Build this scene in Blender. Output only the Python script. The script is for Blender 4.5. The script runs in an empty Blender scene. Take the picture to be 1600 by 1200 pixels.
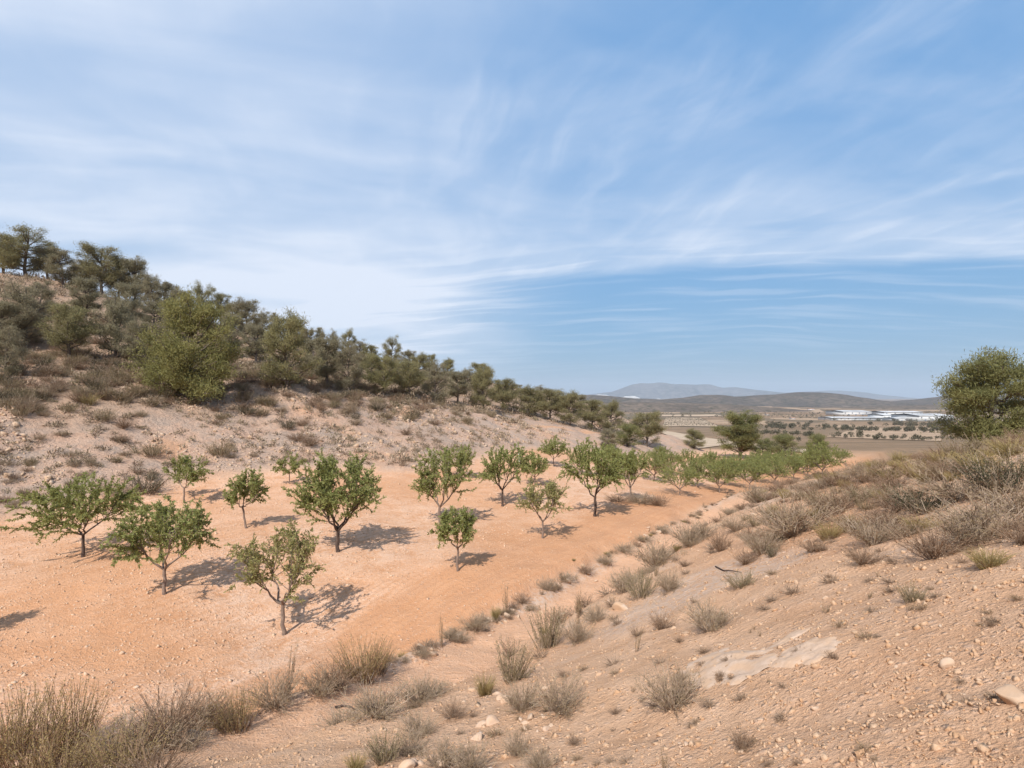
import bpy, math, random
import numpy as np
from mathutils import Vector

# ------------------------------------------------------------------ camera, sky, sun, exposure
SC = bpy.context.scene
COL = SC.collection
F_PX, CX, HY = 900.0, 800.0, 620.0            # focal length in photo pixels, optical centre, horizon row
cam_d = bpy.data.cameras.new("camera")
cam_d.sensor_width = 36.0
cam_d.lens = 36.0 * F_PX / 1600.0
cam_d.shift_y = (HY - 600.0) / 1600.0
cam_d.clip_start, cam_d.clip_end = 0.1, 60000.0
cam = bpy.data.objects.new("camera", cam_d)
cam.rotation_euler = (math.radians(90), 0, 0)
cam.location = (0, 0, 0)
COL.objects.link(cam)
SC.camera = cam

SUN_AZ = math.atan2(-0.36, -0.93)             # compass bearing of the sun, clockwise from +Y
SUN_EL = math.radians(45)
sun_d = bpy.data.lights.new("sun", 'SUN')
sun_d.energy, sun_d.angle, sun_d.color = 4.0, math.radians(0.7), (1.0, 0.982, 0.955)
sun = bpy.data.objects.new("sun", sun_d)
sv = Vector((math.sin(SUN_AZ) * math.cos(SUN_EL), math.cos(SUN_AZ) * math.cos(SUN_EL), math.sin(SUN_EL)))
sun.rotation_euler = sv.to_track_quat('Z', 'Y').to_euler()
COL.objects.link(sun)

SC.view_settings.view_transform = 'Standard'
SC.view_settings.look = 'None'
SC.view_settings.exposure = 0.47
SKY_STRENGTH = 0.138
SC.view_settings.gamma = 1.0
SC.view_settings.use_curve_mapping = False
SC.render.engine = 'CYCLES'
SC.cycles.use_denoising = True
SC.cycles.max_bounces = 5
SC.cycles.diffuse_bounces = 3
SC.cycles.glossy_bounces = 2
SC.cycles.transmission_bounces = 3
SC.cycles.transparent_max_bounces = 4
SC.cycles.volume_bounces = 0
SC.cycles.sample_clamp_indirect = 4.0


class NT:
    """tiny helper for node trees"""
    def __init__(s, tree):
        s.t = tree
        tree.nodes.clear()

    def n(s, typ, ins=None, **attrs):
        nd = s.t.nodes.new(typ)
        for k, v in attrs.items():
            setattr(nd, k, v)
        for k, v in (ins or {}).items():
            sock = nd.inputs[k]
            if isinstance(v, bpy.types.NodeSocket):
                s.t.links.new(v, sock)
            else:
                sock.default_value = v
        return nd

    def math(s, op, a, b=0.0, c=0.0, clamp=False):
        return s.n('ShaderNodeMath', {0: a, 1: b, 2: c}, operation=op, use_clamp=clamp).outputs[0]

    def vmath(s, op, a, b=(0, 0, 0)):
        return s.n('ShaderNodeVectorMath', {0: a, 1: b}, operation=op).outputs[0]

    def mix(s, f, a, b, typ='MIX'):
        nd = s.n('ShaderNodeMix', data_type='RGBA', blend_type=typ)
        for i, v in ((0, f), (6, a), (7, b)):
            if isinstance(v, bpy.types.NodeSocket):
                s.t.links.new(v, nd.inputs[i])
            else:
                nd.inputs[i].default_value = (v[0], v[1], v[2], 1) if i > 0 else v
        return nd.outputs[2]

    def ramp(s, v, lo, hi, a=0.0, b=1.0, smooth=True):
        return s.n('ShaderNodeMapRange', {0: v, 1: lo, 2: hi, 3: a, 4: b},
                   interpolation_type='SMOOTHSTEP' if smooth else 'LINEAR').outputs[0]

    def noise(s, vec, scale, detail=4.0, rough=0.55, dist=0.0):
        return s.n('ShaderNodeTexNoise', {'Vector': vec, 'Scale': scale, 'Detail': detail, 'Roughness': rough,
                                          'Distortion': dist}).outputs[0]

    def attr(s, name):
        return s.n('ShaderNodeAttribute', attribute_name=name).outputs['Fac']


def build_world():
    w = bpy.data.worlds.new("World")
    SC.world = w
    w.use_nodes = True
    g = NT(w.node_tree)
    sky = g.n('ShaderNodeTexSky', sky_type='NISHITA', sun_disc=False, sun_elevation=SUN_EL, sun_rotation=SUN_AZ,
              altitude=500.0, air_density=1.0, dust_density=0.4, ozone_density=2.0).outputs[0]
    # soften the whole sky's range evenly, as hazy autumn air does, and keep it blue
    lum = g.n('ShaderNodeRGBToBW', {0: sky}).outputs[0]
    gain = g.math('POWER', g.math('DIVIDE', g.math('MAXIMUM', lum, 0.01), 2.5), -0.72)
    sky = g.n('ShaderNodeVectorMath', {0: sky, 3: gain}, operation='SCALE').outputs[0]
    sky = g.n('ShaderNodeHueSaturation', {'Hue': 0.49, 'Saturation': 1.12, 'Value': 0.95, 'Color': sky}).outputs[0]
    sky = g.mix(0.55, sky, (0.88, 1.90, 3.55))
    tc = g.n('ShaderNodeTexCoord').outputs['Generated']
    sep = g.n('ShaderNodeSeparateXYZ', {0: tc})
    z = g.math('MAXIMUM', sep.outputs[2], 0.0)
    inv = g.math('DIVIDE', 1.0, g.math('ADD', z, 0.16))
    # the sheet of high cirrus, looked up on a flat layer overhead
    u = g.math('MULTIPLY', sep.outputs[0], inv)
    v = g.math('MULTIPLY', sep.outputs[1], inv)
    p = g.n('ShaderNodeCombineXYZ', {0: u, 1: v, 2: 0.0}).outputs[0]
    warp = g.n('ShaderNodeTexNoise', {'Vector': p, 'Scale': 0.9, 'Detail': 3.0}).outputs[1]
    p2 = g.vmath('ADD', p, g.vmath('MULTIPLY', g.vmath('SUBTRACT', warp, (0.5, 0.5, 0.5)), (0.45, 0.45, 0.0)))

    def streak(deg, along, across, loc):
        return g.n('ShaderNodeMapping', {'Vector': p2, 'Rotation': (0, 0, math.radians(deg)), 'Scale': (along, across, 1), 'Location': loc},
                   vector_type='TEXTURE').outputs[0]
    n1 = g.noise(streak(16, 1.5, 0.55, (3.4, 0.7, 0)), 1.1, 6, 0.48, 0.3)
    n2 = g.noise(streak(122, 0.62, 0.30, (2.6, 4.1, 0)), 1.1, 7, 0.52, 0.5)
    n3 = g.noise(streak(100, 0.5, 0.10, (7.3, 2.2, 0)), 1.2, 5, 0.52, 0.5)
    n4 = g.noise(streak(-12, 0.9, 0.11, (2.3, 4.2, 0)), 1.0, 5, 0.5, 0.3)
    broad = g.noise(p, 0.55, 2, 0.5)
    veil = g.ramp(n1, 0.34, 0.70)
    wisp = g.ramp(n2, 0.36, 0.74)
    fine = g.ramp(n3, 0.40, 0.70)
    low = g.ramp(n4, 0.44, 0.70)
    # thicker to one side of the layer, with a far edge beyond which only thin streaks are left
    side = g.ramp(g.math('ADD', u, g.math('MULTIPLY', g.math('SUBTRACT', broad, 0.5), 2.0)), -1.05, 0.55, 1.0, 0.0)
    edge_v = g.math('ADD', g.math('ADD', v, g.math('MULTIPLY', u, 0.26)), g.math('MULTIPLY', g.math('SUBTRACT', n1, 0.5), 0.35))
    right = g.ramp(u, -0.7, 0.5)
    deck = g.ramp(edge_v, 2.60, 2.80, 1.0, 0.0)
    deck = g.math('ADD', g.math('MULTIPLY', deck, right), g.math('MULTIPLY', 0.8, g.math('SUBTRACT', 1.0, right)))
    rim = g.math('MULTIPLY', g.ramp(edge_v, 1.75, 2.6), g.math('ADD', 0.34, g.math('MULTIPLY', low, 0.16)))
    body = g.math('ADD', g.math('MULTIPLY', side, g.math('ADD', g.math('MULTIPLY', veil, 0.46), 0.50)),
                  g.math('MULTIPLY', g.math('MULTIPLY', wisp, g.math('SUBTRACT', 1.0, g.math('MULTIPLY', side, 0.6))), g.math('ADD', 0.17, g.math('MULTIPLY', fine, 0.18))))
    body = g.math('ADD', g.math('ADD', body, g.math('MULTIPLY', veil, 0.16)), rim)
    cov = g.math('ADD', g.math('MULTIPLY', body, deck), g.math('MULTIPLY', g.math('MULTIPLY', low, 0.22), g.ramp(edge_v, 2.2, 3.0)))
    cov = g.math('MULTIPLY', cov, g.ramp(sep.outputs[2], 0.0, 0.14, 0.25, 1.0), clamp=True)
    cov = g.math('MINIMUM', cov, 0.92)
    cloud = g.mix(cov, sky, (4.35, 4.7, 5.35))
    bg = g.n('ShaderNodeBackground', {'Color': cloud, 'Strength': SKY_STRENGTH})
    g.n('ShaderNodeOutputWorld', {'Surface': bg.outputs[0]})


build_world()

# ------------------------------------------------------------------ helpers
def link(o, parent=None):
    COL.objects.link(o)
    if parent is not None:
        o.parent = parent
    return o


def tag(o, label=None, cat=None, group=None, kind=None):
    for k, v in (('label', label), ('category', cat), ('group', group), ('kind', kind)):
        if v:
            o[k] = v
    return o


def mesh_data(name, V, F, mats, smooth=False, mat_idx=None):
    V = np.asarray(V, dtype=np.float32)
    F = np.asarray(F, dtype=np.int32)
    me = bpy.data.meshes.new(name)
    k = F.shape[1]
    me.vertices.add(len(V))
    me.vertices.foreach_set('co', V.ravel())
    me.loops.add(F.size)
    me.loops.foreach_set('vertex_index', F.ravel())
    me.polygons.add(len(F))
    me.polygons.foreach_set('loop_start', np.arange(0, F.size, k, dtype=np.int32))
    me.polygons.foreach_set('loop_total', np.full(len(F), k, dtype=np.int32))
    if smooth:
        me.polygons.foreach_set('use_smooth', np.ones(len(F), dtype=bool))
    for m in (mats if isinstance(mats, (list, tuple)) else [mats]):
        me.materials.append(m)
    if mat_idx is not None:
        me.polygons.foreach_set('material_index', np.asarray(mat_idx, dtype=np.int32))
    me.update(calc_edges=True)
    return me


def obj(name, me, parent=None):
    return link(bpy.data.objects.new(name, me), parent)


def empty(name, loc, rz=0.0, sc=1.0):
    o = bpy.data.objects.new(name, None)
    o.empty_display_size = 0.2
    o.location = loc
    o.rotation_euler = (0, 0, rz)
    o.scale = (sc, sc, sc) if not hasattr(sc, '__len__') else sc
    return link(o)


class Geo:
    """collects quads as numpy arrays (triangles are quads with a repeated corner avoided: stored apart)"""
    def __init__(s):
        s.V, s.Q, s.n = [], [], 0

    def add(s, V, Q):
        s.V.append(V)
        s.Q.append(np.asarray(Q) + s.n)
        s.n += len(V)

    def tube(s, P, R, sides=5):
        P = np.asarray(P, float)
        R = np.asarray(R, float)
        T = np.gradient(P, axis=0)
        T /= np.linalg.norm(T, axis=1)[:, None] + 1e-9
        ref = np.where(np.abs(T[:, 2:3]) > 0.9, np.array([[1.0, 0, 0]]), np.array([[0, 0, 1.0]]))
        A = np.cross(T, ref)
        A /= np.linalg.norm(A, axis=1)[:, None] + 1e-9
        B = np.cross(T, A)
        a = np.linspace(0, 2 * math.pi, sides, endpoint=False)
        V = P[:, None, :] + R[:, None, None] * (np.cos(a)[None, :, None] * A[:, None, :] + np.sin(a)[None, :, None] * B[:, None, :])
        m = len(P)
        i, j = np.meshgrid(np.arange(m - 1), np.arange(sides), indexing='ij')
        j2 = (j + 1) % sides
        Q = np.stack([i * sides + j, i * sides + j2, (i + 1) * sides + j2, (i + 1) * sides + j], -1).reshape(-1, 4)
        s.add(V.reshape(-1, 3), Q)

    def leaves(s, P, D, L, W, rng):
        n = len(P)
        D = D / (np.linalg.norm(D, axis=1)[:, None] + 1e-9)
        S = np.cross(D, rng.normal(size=(n, 3)))
        S /= np.linalg.norm(S, axis=1)[:, None] + 1e-9
        L = np.broadcast_to(np.asarray(L, float).reshape(-1, 1), (n, 1))
        W = np.broadcast_to(np.asarray(W, float).reshape(-1, 1), (n, 1))
        mid = P + D * L * 0.45
        V = np.stack([P, mid + S * W * 0.5, P + D * L, mid - S * W * 0.5], 1).reshape(-1, 3)
        s.add(V, np.arange(4 * n).reshape(n, 4))

    def box(s, x0, x1, y0, y1, z0, z1):
        V = np.array([[x, y, z] for z in (z0, z1) for y in (y0, y1) for x in (x0, x1)], float)
        s.add(V, [[0, 2, 3, 1], [4, 5, 7, 6], [0, 1, 5, 4], [2, 6, 7, 3], [0, 4, 6, 2], [1, 3, 7, 5]])

    def data(s, name, mat, smooth=False):
        return mesh_data(name, np.concatenate(s.V), np.concatenate(s.Q), mat, smooth)


def curve(a, b, sag, n=5, rng=None, wob=0.0):
    t = np.linspace(0, 1, n)[:, None]
    P = np.asarray(a)[None] * (1 - t) + np.asarray(b)[None] * t
    P[:, 2] += sag * 4 * (t * (1 - t))[:, 0]
    if rng is not None and wob:
        P[1:-1] += rng.normal(size=(n - 2, 3)) * wob
    return P


# ---- value noise in numpy
def _hash(ix, iy, s):
    n = (ix.astype(np.int64) * 374761393 + iy.astype(np.int64) * 668265263 + s * 974634777) & 0xFFFFFFFF
    n = ((n ^ (n >> 13)) * 1274126177) & 0xFFFFFFFF
    n = n ^ (n >> 16)
    return (n & 0xFFFF) / 65535.0


def vnoise(x, y, s=0):
    ix, iy = np.floor(x), np.floor(y)
    fx, fy = x - ix, y - iy
    ux, uy = fx * fx * (3 - 2 * fx), fy * fy * (3 - 2 * fy)
    a, b = _hash(ix, iy, s), _hash(ix + 1, iy, s)
    c, d = _hash(ix, iy + 1, s), _hash(ix + 1, iy + 1, s)
    return (a * (1 - ux) + b * ux) * (1 - uy) + (c * (1 - ux) + d * ux) * uy - 0.5


def fbm(x, y, size, octv=4, s=0, gain=0.5):
    r, amp, k = 0.0, 1.0, 1.0 / size
    for o in range(octv):
        r = r + amp * vnoise(x * k + 17.3 * o, y * k - 9.1 * o, s + o)
        amp *= gain
        k *= 2.03
    return r


def sstep(a, b, x):
    t = np.clip((x - a) / (b - a), 0, 1)
    return t * t * (3 - 2 * t)


# ------------------------------------------------------------------ the lie of the land
def at(px, py, y):
    """a point of the place: photo pixel and its distance ahead of the camera"""
    return ((px - CX) / F_PX * y, y, (HY - py) / F_PX * y)


class TPS:
    def __init__(s, pts, smooth=0.0):
        s.P = np.array([p[:2] for p in pts], float)
        zv = np.array([p[2] for p in pts], float)
        n = len(pts)
        K = s.k(s.P)
        K[np.arange(n), np.arange(n)] += smooth
        A = np.zeros((n + 3, n + 3))
        A[:n, :n] = K
        A[:n, n] = 1
        A[:n, n + 1:] = s.P
        A[n:, :n] = A[:n, n:].T
        s.w = np.linalg.solve(A, np.concatenate([zv, np.zeros(3)]))

    def k(s, X):
        d2 = ((X[:, None, :] - s.P[None]) ** 2).sum(-1)
        return 0.5 * d2 * np.log(d2 + 1e-6)

    def __call__(s, x, y):
        X = np.stack([np.ravel(x), np.ravel(y)], -1)
        out = np.empty(len(X))
        for i in range(0, len(X), 50000):
            c = X[i:i + 50000]
            out[i:i + 50000] = s.k(c) @ s.w[:-3] + s.w[-3] + c @ s.w[-2:]
        return out.reshape(np.shape(x))


ORCH = TPS([at(*p) for p in [
    (442, 992, 15), (257, 928, 16.5), (130, 870, 20), (528, 862, 20.5), (385, 825, 22.5), (288, 788, 27), (452, 755, 31),
    (715, 892, 18.2), (687, 820, 25), (785, 790, 29), (848, 840, 22.9), (930, 807, 27), (985, 782, 31.5), (1062, 773, 37),
    (1125, 768, 41), (1210, 756, 51), (1310, 745, 62), (330, 1090, 11.7), (600, 1035, 13.4), (60, 1160, 10.2), (0, 815, 24),
    (180, 772, 27.5), (420, 738, 33), (640, 738, 36), (750, 713, 44), (850, 703, 52), (1000, 716, 62), (1150, 725, 75),
    (1250, 720, 85), (1100, 706, 92), (-60, 1000, 14), (-250, 900, 18)]] +
    [(40, 100, -9.8), (10, 100, -8.5), (60, 70, -9.5), (0, 5, -6.6), (-14, 2, -6.6), (20, 20, -6.8)], 0.5)

_hill = [(0, 815, 24), (180, 772, 27.5), (330, 748, 31), (420, 738, 33), (540, 735, 35), (640, 737, 36), (750, 711, 44),
         (850, 702, 52), (1000, 706, 64),
         (0, 590, 37), (150, 600, 38), (310, 625, 40), (450, 608, 46), (560, 622, 50), (700, 634, 58), (800, 648, 66),
         (900, 672, 72), (960, 688, 77), (1015, 697, 82), (1100, 705, 95),
         (0, 505, 52), (150, 500, 56), (300, 548, 60), (450, 562, 66), (600, 587, 75), (700, 604, 85), (800, 625, 95), (900, 648, 103),
         (0, 425, 80), (100, 442, 84), (200, 477, 90), (300, 500, 100), (400, 526, 110), (500, 549, 120), (600, 566, 130),
         (700, 586, 150), (800, 608, 180), (880, 627, 200), (960, 645, 225)]
HILL = TPS([at(*p) for p in _hill] + [
    (0, 18, -12), (10, 30, -13), (22, 52, -15), (42, 88, -19), (-8, 12, -11), (-18, 12, -8.5), (60, 150, -34), (100, 220, -46),
    (-34, 14, -2.5), (-50, 25, 3.5), (-30, 0, -5), (-95, 60, 18), (-130, 120, 22), (-100, 160, 16), (-70, 210, 10), (-30, 260, 0),
    (20, 330, -25)], 0.3)

BANK = TPS([(0, 0, -1.6), (3, 0, -0.6), (-3, 0, -2.35), (0, -5, -0.5), (6, 0, 0.2), (0, 5, -3.02), (0, 10, -4.5), (0, 16, -6.05),
            (2.5, 3, -1.55), (5, 5, -1.2), (5, 10, -2.65), (5, 16, -4.4), (5.2, 23.5, -6.1), (10, 6, 0.15), (10, 12, -1.3),
            (10, 20, -3.35), (10, 30, -6.1), (14.5, 19.5, -2.05), (17, 30, -4.0), (18, 43, -7.0), (25, 30, -3.3), (25, 45, -6.4),
            (30, 33, -3.2), (22, 20, -1.4), (20, 12, -0.3), (35, 50, -7.2), (40, 35, -3.4), (-2.4, 12, -5.5), (-4.6, 7.6, -4.7),
            (-4, 3, -3.15), (-8, 4, -4.9), (-12, -2, -4.9), (20, -5, 3), (30, 10, 0.8), (-2, 7, -3.9), (8, 8, -0.8)], 0.05)

PY = np.array([-3000, 60, 100, 120, 160, 200, 330, 500, 700, 950, 1300, 3000, 30000.0])
PZ = np.array([-6, -8.2, -9.4, -10.8, -13, -15, -21, -27.3, -32.3, -36.5, -40.5, -47, -60.0])
EDGE = np.array([(-40, -6), (-14, 3.5), (-8.5, 5.4), (-4.9, 7.9), (-2.5, 12.3), (-0.2, 16), (5.2, 23.6), (11, 32.5), (18, 43), (26, 54), (45, 78),
                 (90, 130)], float)


def edge_dist(x, y):
    """signed distance to the terrace edge: positive on the bank, negative in the orchard"""
    best = np.full(np.shape(x), 1e9)
    sgn = np.ones(np.shape(x))
    for a, b in zip(EDGE[:-1], EDGE[1:]):
        d = b - a
        t = np.clip(((x - a[0]) * d[0] + (y - a[1]) * d[1]) / (d @ d), 0, 1)
        qx, qy = x - a[0] - t * d[0], y - a[1] - t * d[1]
        r = np.hypot(qx, qy)
        cr = d[0] * (y - a[1]) - d[1] * (x - a[0])
        m = r < best
        best = np.where(m, r, best)
        sgn = np.where(m, np.where(cr > 0, -1.0, 1.0), sgn)
    return best * sgn


def smax(a, b, k):
    h = np.clip(0.5 + 0.5 * (a - b) / k, 0, 1)
    return b * (1 - h) + a * h + k * h * (1 - h)


def land(x, y):
    """height of the ground, plus the masks for its soils"""
    x = np.asarray(x, float)
    y = np.asarray(y, float)
    r = np.hypot(x, y)
    plain = np.interp(y, PY, PZ) + fbm(x, y, 160, 3, 70) * np.clip((r - 100) / 400, 0, 1) * 3.0
    near = r < 520
    xn, yn = np.where(near, x, 0), np.where(near, y, 30)
    farw = sstep(82, 125, y)
    base = ORCH(xn, yn)
    base = np.where(near, base * (1 - farw) + plain * farw, plain)
    hill = np.where(near, HILL(xn, yn), -90)
    hill = hill + (-90 - hill) * sstep(300, 500, r)
    hs = sstep(-0.6, 2.0, hill - base)
    hill = hill + fbm(x, y, 9, 4, 5) * 0.75 * hs + (fbm(x, y, 1.6, 3, 8) * 0.22 - np.abs(fbm(x + y * .5, y * .4, 2.6, 3, 9)) * 0.5) * hs * (r < 120)
    hm = sstep(-0.25, 0.35, hill - base)
    z = smax(hill, base, 0.5)
    sd = edge_dist(x, y)
    sdn = sd + fbm(x, y, 1.7, 3, 31) * 0.5
    bank = BANK(xn, yn)
    bf = np.maximum(sstep(48, 85, y), sstep(60, 140, np.abs(x)))
    bank = np.where(near, bank * (1 - bf) + np.minimum(plain, bank) * bf, plain)
    bank = bank + fbm(x, y, 3.2, 4, 11) * 0.22 * (1 - bf) + (fbm(x, y, 0.6, 3, 15) * 0.06 - np.abs(fbm(x * .5, y * 1.6 + x, 1.3, 3, 16)) * 0.10) * (r < 34)
    bm = sstep(-0.55, 0.35, sdn) * (1 - sstep(90, 160, r))
    berm = np.exp(-((sdn - 0.15) / 0.25) ** 2) * 0.14 * (1 - sstep(40, 70, y))
    # wheel track that follows the terrace edge, cut a little into the bank
    tfade = sstep(5.5, 9, y) * (1 - sstep(40, 55, y))
    tr = sstep(0.25, 0.6, sdn) * (1 - sstep(1.7, 2.1, sdn)) * tfade
    cut = 0.30 * np.clip(sd - 0.2, 0, 1.7) * (1 - sstep(1.9, 3.3, sd)) * tfade
    om = (1 - hm) * (1 - bm) * (1 - farw)
    furrow = np.sin(sd * 2 * math.pi / 0.62 + fbm(x, y, 4, 2, 51) * 5) * 0.5
    z = z + om * (fbm(x, y, 2.2, 3, 21) * 0.10 + fbm(x, y, 0.5, 2, 25) * 0.03 * (r < 45) + furrow * 0.012)
    z = z * (1 - bm) + (bank + berm - cut) * bm
    return z, dict(orchard=om, hill=hm * (1 - bm), bank=bm, edge=sd, track=tr * bm)


def H(x, y):
    return land(np.atleast_1d(x), np.atleast_1d(y))[0]


def hits(pix, y0=1.6, y1=900.0, n=420):
    """where the view rays through photo pixels first meet the ground"""
    pix = np.asarray(pix, float)
    ys = np.geomspace(y0, y1, n)
    sx, sz = (pix[:, 0] - CX) / F_PX, (HY - pix[:, 1]) / F_PX
    X, Y = sx[:, None] * ys[None], np.broadcast_to(ys[None], (len(pix), n))
    d = sz[:, None] * ys[None] - land(X, Y)[0]
    below = d <= 0
    k = np.where(below.any(1), below.argmax(1), (d / ys[None]).argmin(1))   # a ray that clears the skyline: its closest approach
    k = np.maximum(k, 1)
    i = np.arange(len(pix))
    d0, d1 = d[i, k - 1], d[i, k]
    t = np.clip(d0 / (d0 - d1 + 1e-9), 0, 1)
    y = ys[k - 1] * (1 - t) + ys[k] * t
    x = sx * y
    return np.stack([x, y, H(x, y)], -1)


# ------------------------------------------------------------------ materials
def material(name):
    m = bpy.data.materials.new(name)
    m.use_nodes = True
    return m, NT(m.node_tree)


def finish(g, col, rough=0.9, bump=None, strength=0.4, dist=0.05, spec=0.15, transl=0.0):
    ins = {'Base Color': col, 'Roughness': rough, 'Specular IOR Level': spec}
    if bump is not None:
        ins['Normal'] = g.n('ShaderNodeBump', {'Height': bump, 'Strength': strength, 'Distance': dist}).outputs[0]
    b = g.n('ShaderNodeBsdfPrincipled', ins).outputs[0]
    if transl:
        t = g.n('ShaderNodeBsdfTranslucent', {'Color': col}).outputs[0]
        b = g.n('ShaderNodeMixShader', {0: transl, 1: b, 2: t}).outputs[0]
    g.n('ShaderNodeOutputMaterial', {'Surface': b})


def rgb(g, c):
    return g.n('ShaderNodeRGB').outputs[0] if False else g.mix(0.0, c, c)


def plant_mat(name, a, b, c, transl=0.25, scale=6.0, rough=0.75):
    m, g = material(name)
    oi = g.n('ShaderNodeObjectInfo')
    pos = g.n('ShaderNodeTexCoord').outputs['Object']
    n = g.noise(pos, scale, 3)
    col = g.mix(g.ramp(n, 0.3, 0.7), a, b)
    col = g.mix(g.math('MULTIPLY', oi.outputs['Random'], 0.6), col, c)
    finish(g, col, rough, spec=0.2, transl=transl)
    return m


def bark_mat(name, a, b):
    m, g = material(name)
    pos = g.n('ShaderNodeTexCoord').outputs['Object']
    mp = g.n('ShaderNodeMapping', {'Vector': pos, 'Scale': (30, 30, 7)}).outputs[0]
    n = g.noise(mp, 1.0, 5, 0.65)
    finish(g, g.mix(g.ramp(n, 0.3, 0.7), a, b), 0.95, n, 0.7, 0.02)
    return m


M = {}
M['leaf'] = plant_mat('almond_leaf', (0.225, 0.245, 0.075), (0.345, 0.345, 0.125), (0.285, 0.285, 0.09), 0.42, 5.0, 0.6)
M['leaf_pale'] = plant_mat('almond_leaf_pale', (0.27, 0.255, 0.09), (0.38, 0.335, 0.14), (0.32, 0.28, 0.10), 0.42, 5.0, 0.6)
M['needle'] = plant_mat('pine_needle', (0.19, 0.17, 0.075), (0.30, 0.26, 0.115), (0.25, 0.21, 0.11), 0.3, 0.8)
M['needle_bright'] = plant_mat('pine_needle_bright', (0.19, 0.18, 0.06), (0.30, 0.27, 0.095), (0.24, 0.215, 0.08), 0.3, 0.8)
M['needle_grey'] = plant_mat('pine_needle_dull', (0.22, 0.19, 0.11), (0.31, 0.265, 0.155), (0.27, 0.225, 0.14), 0.3, 0.8)
M['bark'] = bark_mat('almond_bark', (0.15, 0.105, 0.08), (0.30, 0.22, 0.17))
M['bark_dark'] = bark_mat('dark_bark', (0.05, 0.035, 0.028), (0.13, 0.09, 0.07))
M['pine_bark'] = bark_mat('pine_bark', (0.09, 0.065, 0.05), (0.21, 0.17, 0.14))
M['twig_grey'] = plant_mat('dry_grey_twig', (0.27, 0.195, 0.135), (0.40, 0.30, 0.215), (0.32, 0.225, 0.15), 0.05, 3.0, 0.95)
M['twig_brown'] = plant_mat('dry_brown_twig', (0.17, 0.105, 0.065), (0.29, 0.19, 0.12), (0.24, 0.15, 0.09), 0.05, 3.0, 0.95)
M['sage'] = plant_mat('sage_foliage', (0.26, 0.19, 0.105), (0.38, 0.285, 0.165), (0.32, 0.225, 0.125), 0.2, 3.0, 0.85)
M['rosemary'] = plant_mat('rosemary_foliage', (0.19, 0.155, 0.075), (0.29, 0.23, 0.115), (0.26, 0.19, 0.10), 0.2, 3.0, 0.85)
M['straw'] = plant_mat('straw_blade', (0.32, 0.22, 0.09), (0.42, 0.32, 0.15), (0.28, 0.23, 0.09), 0.3, 3.0, 0.85)
M['broom'] = plant_mat('broom_foliage', (0.31, 0.23, 0.09), (0.44, 0.33, 0.15), (0.37, 0.27, 0.11), 0.25, 2.0, 0.85)
M['dark_green'] = plant_mat('dark_evergreen', (0.045, 0.05, 0.025), (0.09, 0.09, 0.045), (0.07, 0.07, 0.035), 0.2, 3.0, 0.8)


def stone_mat(name, a, b, c, scale=9.0):
    m, g = material(name)
    oi = g.n('ShaderNodeObjectInfo').outputs['Random']
    pos = g.n('ShaderNodeNewGeometry').outputs['Position']
    n = g.noise(pos, scale, 5, 0.6)
    n2 = g.noise(pos, scale * 0.4, 3)
    col = g.mix(g.ramp(n, 0.3, 0.7), a, b)
    col = g.mix(g.ramp(n2, 0.42, 0.6), col, c)
    col = g.mix(g.math('MULTIPLY', oi, 0.35), col, (0.5, 0.34, 0.235))
    col = g.mix(1.0, col, (1.0, 0.95, 0.88), 'MULTIPLY')
    finish(g, col, 0.95, n, 0.5, 0.02)
    return m


M['stone'] = stone_mat('limestone', (0.42, 0.31, 0.23), (0.55, 0.43, 0.335), (0.47, 0.32, 0.215))
M['gravel'] = stone_mat('gravel_stone', (0.48, 0.32, 0.21), (0.58, 0.415, 0.29), (0.46, 0.28, 0.165), 40.0)
M['pale_gravel'] = stone_mat('pale_gravel_stone', (0.56, 0.40, 0.285), (0.68, 0.52, 0.40), (0.58, 0.37, 0.23), 40.0)
M['bedrock'] = stone_mat('pale_bedrock', (0.46, 0.335, 0.25), (0.56, 0.425, 0.335), (0.52, 0.36, 0.25), 14.0)


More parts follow.
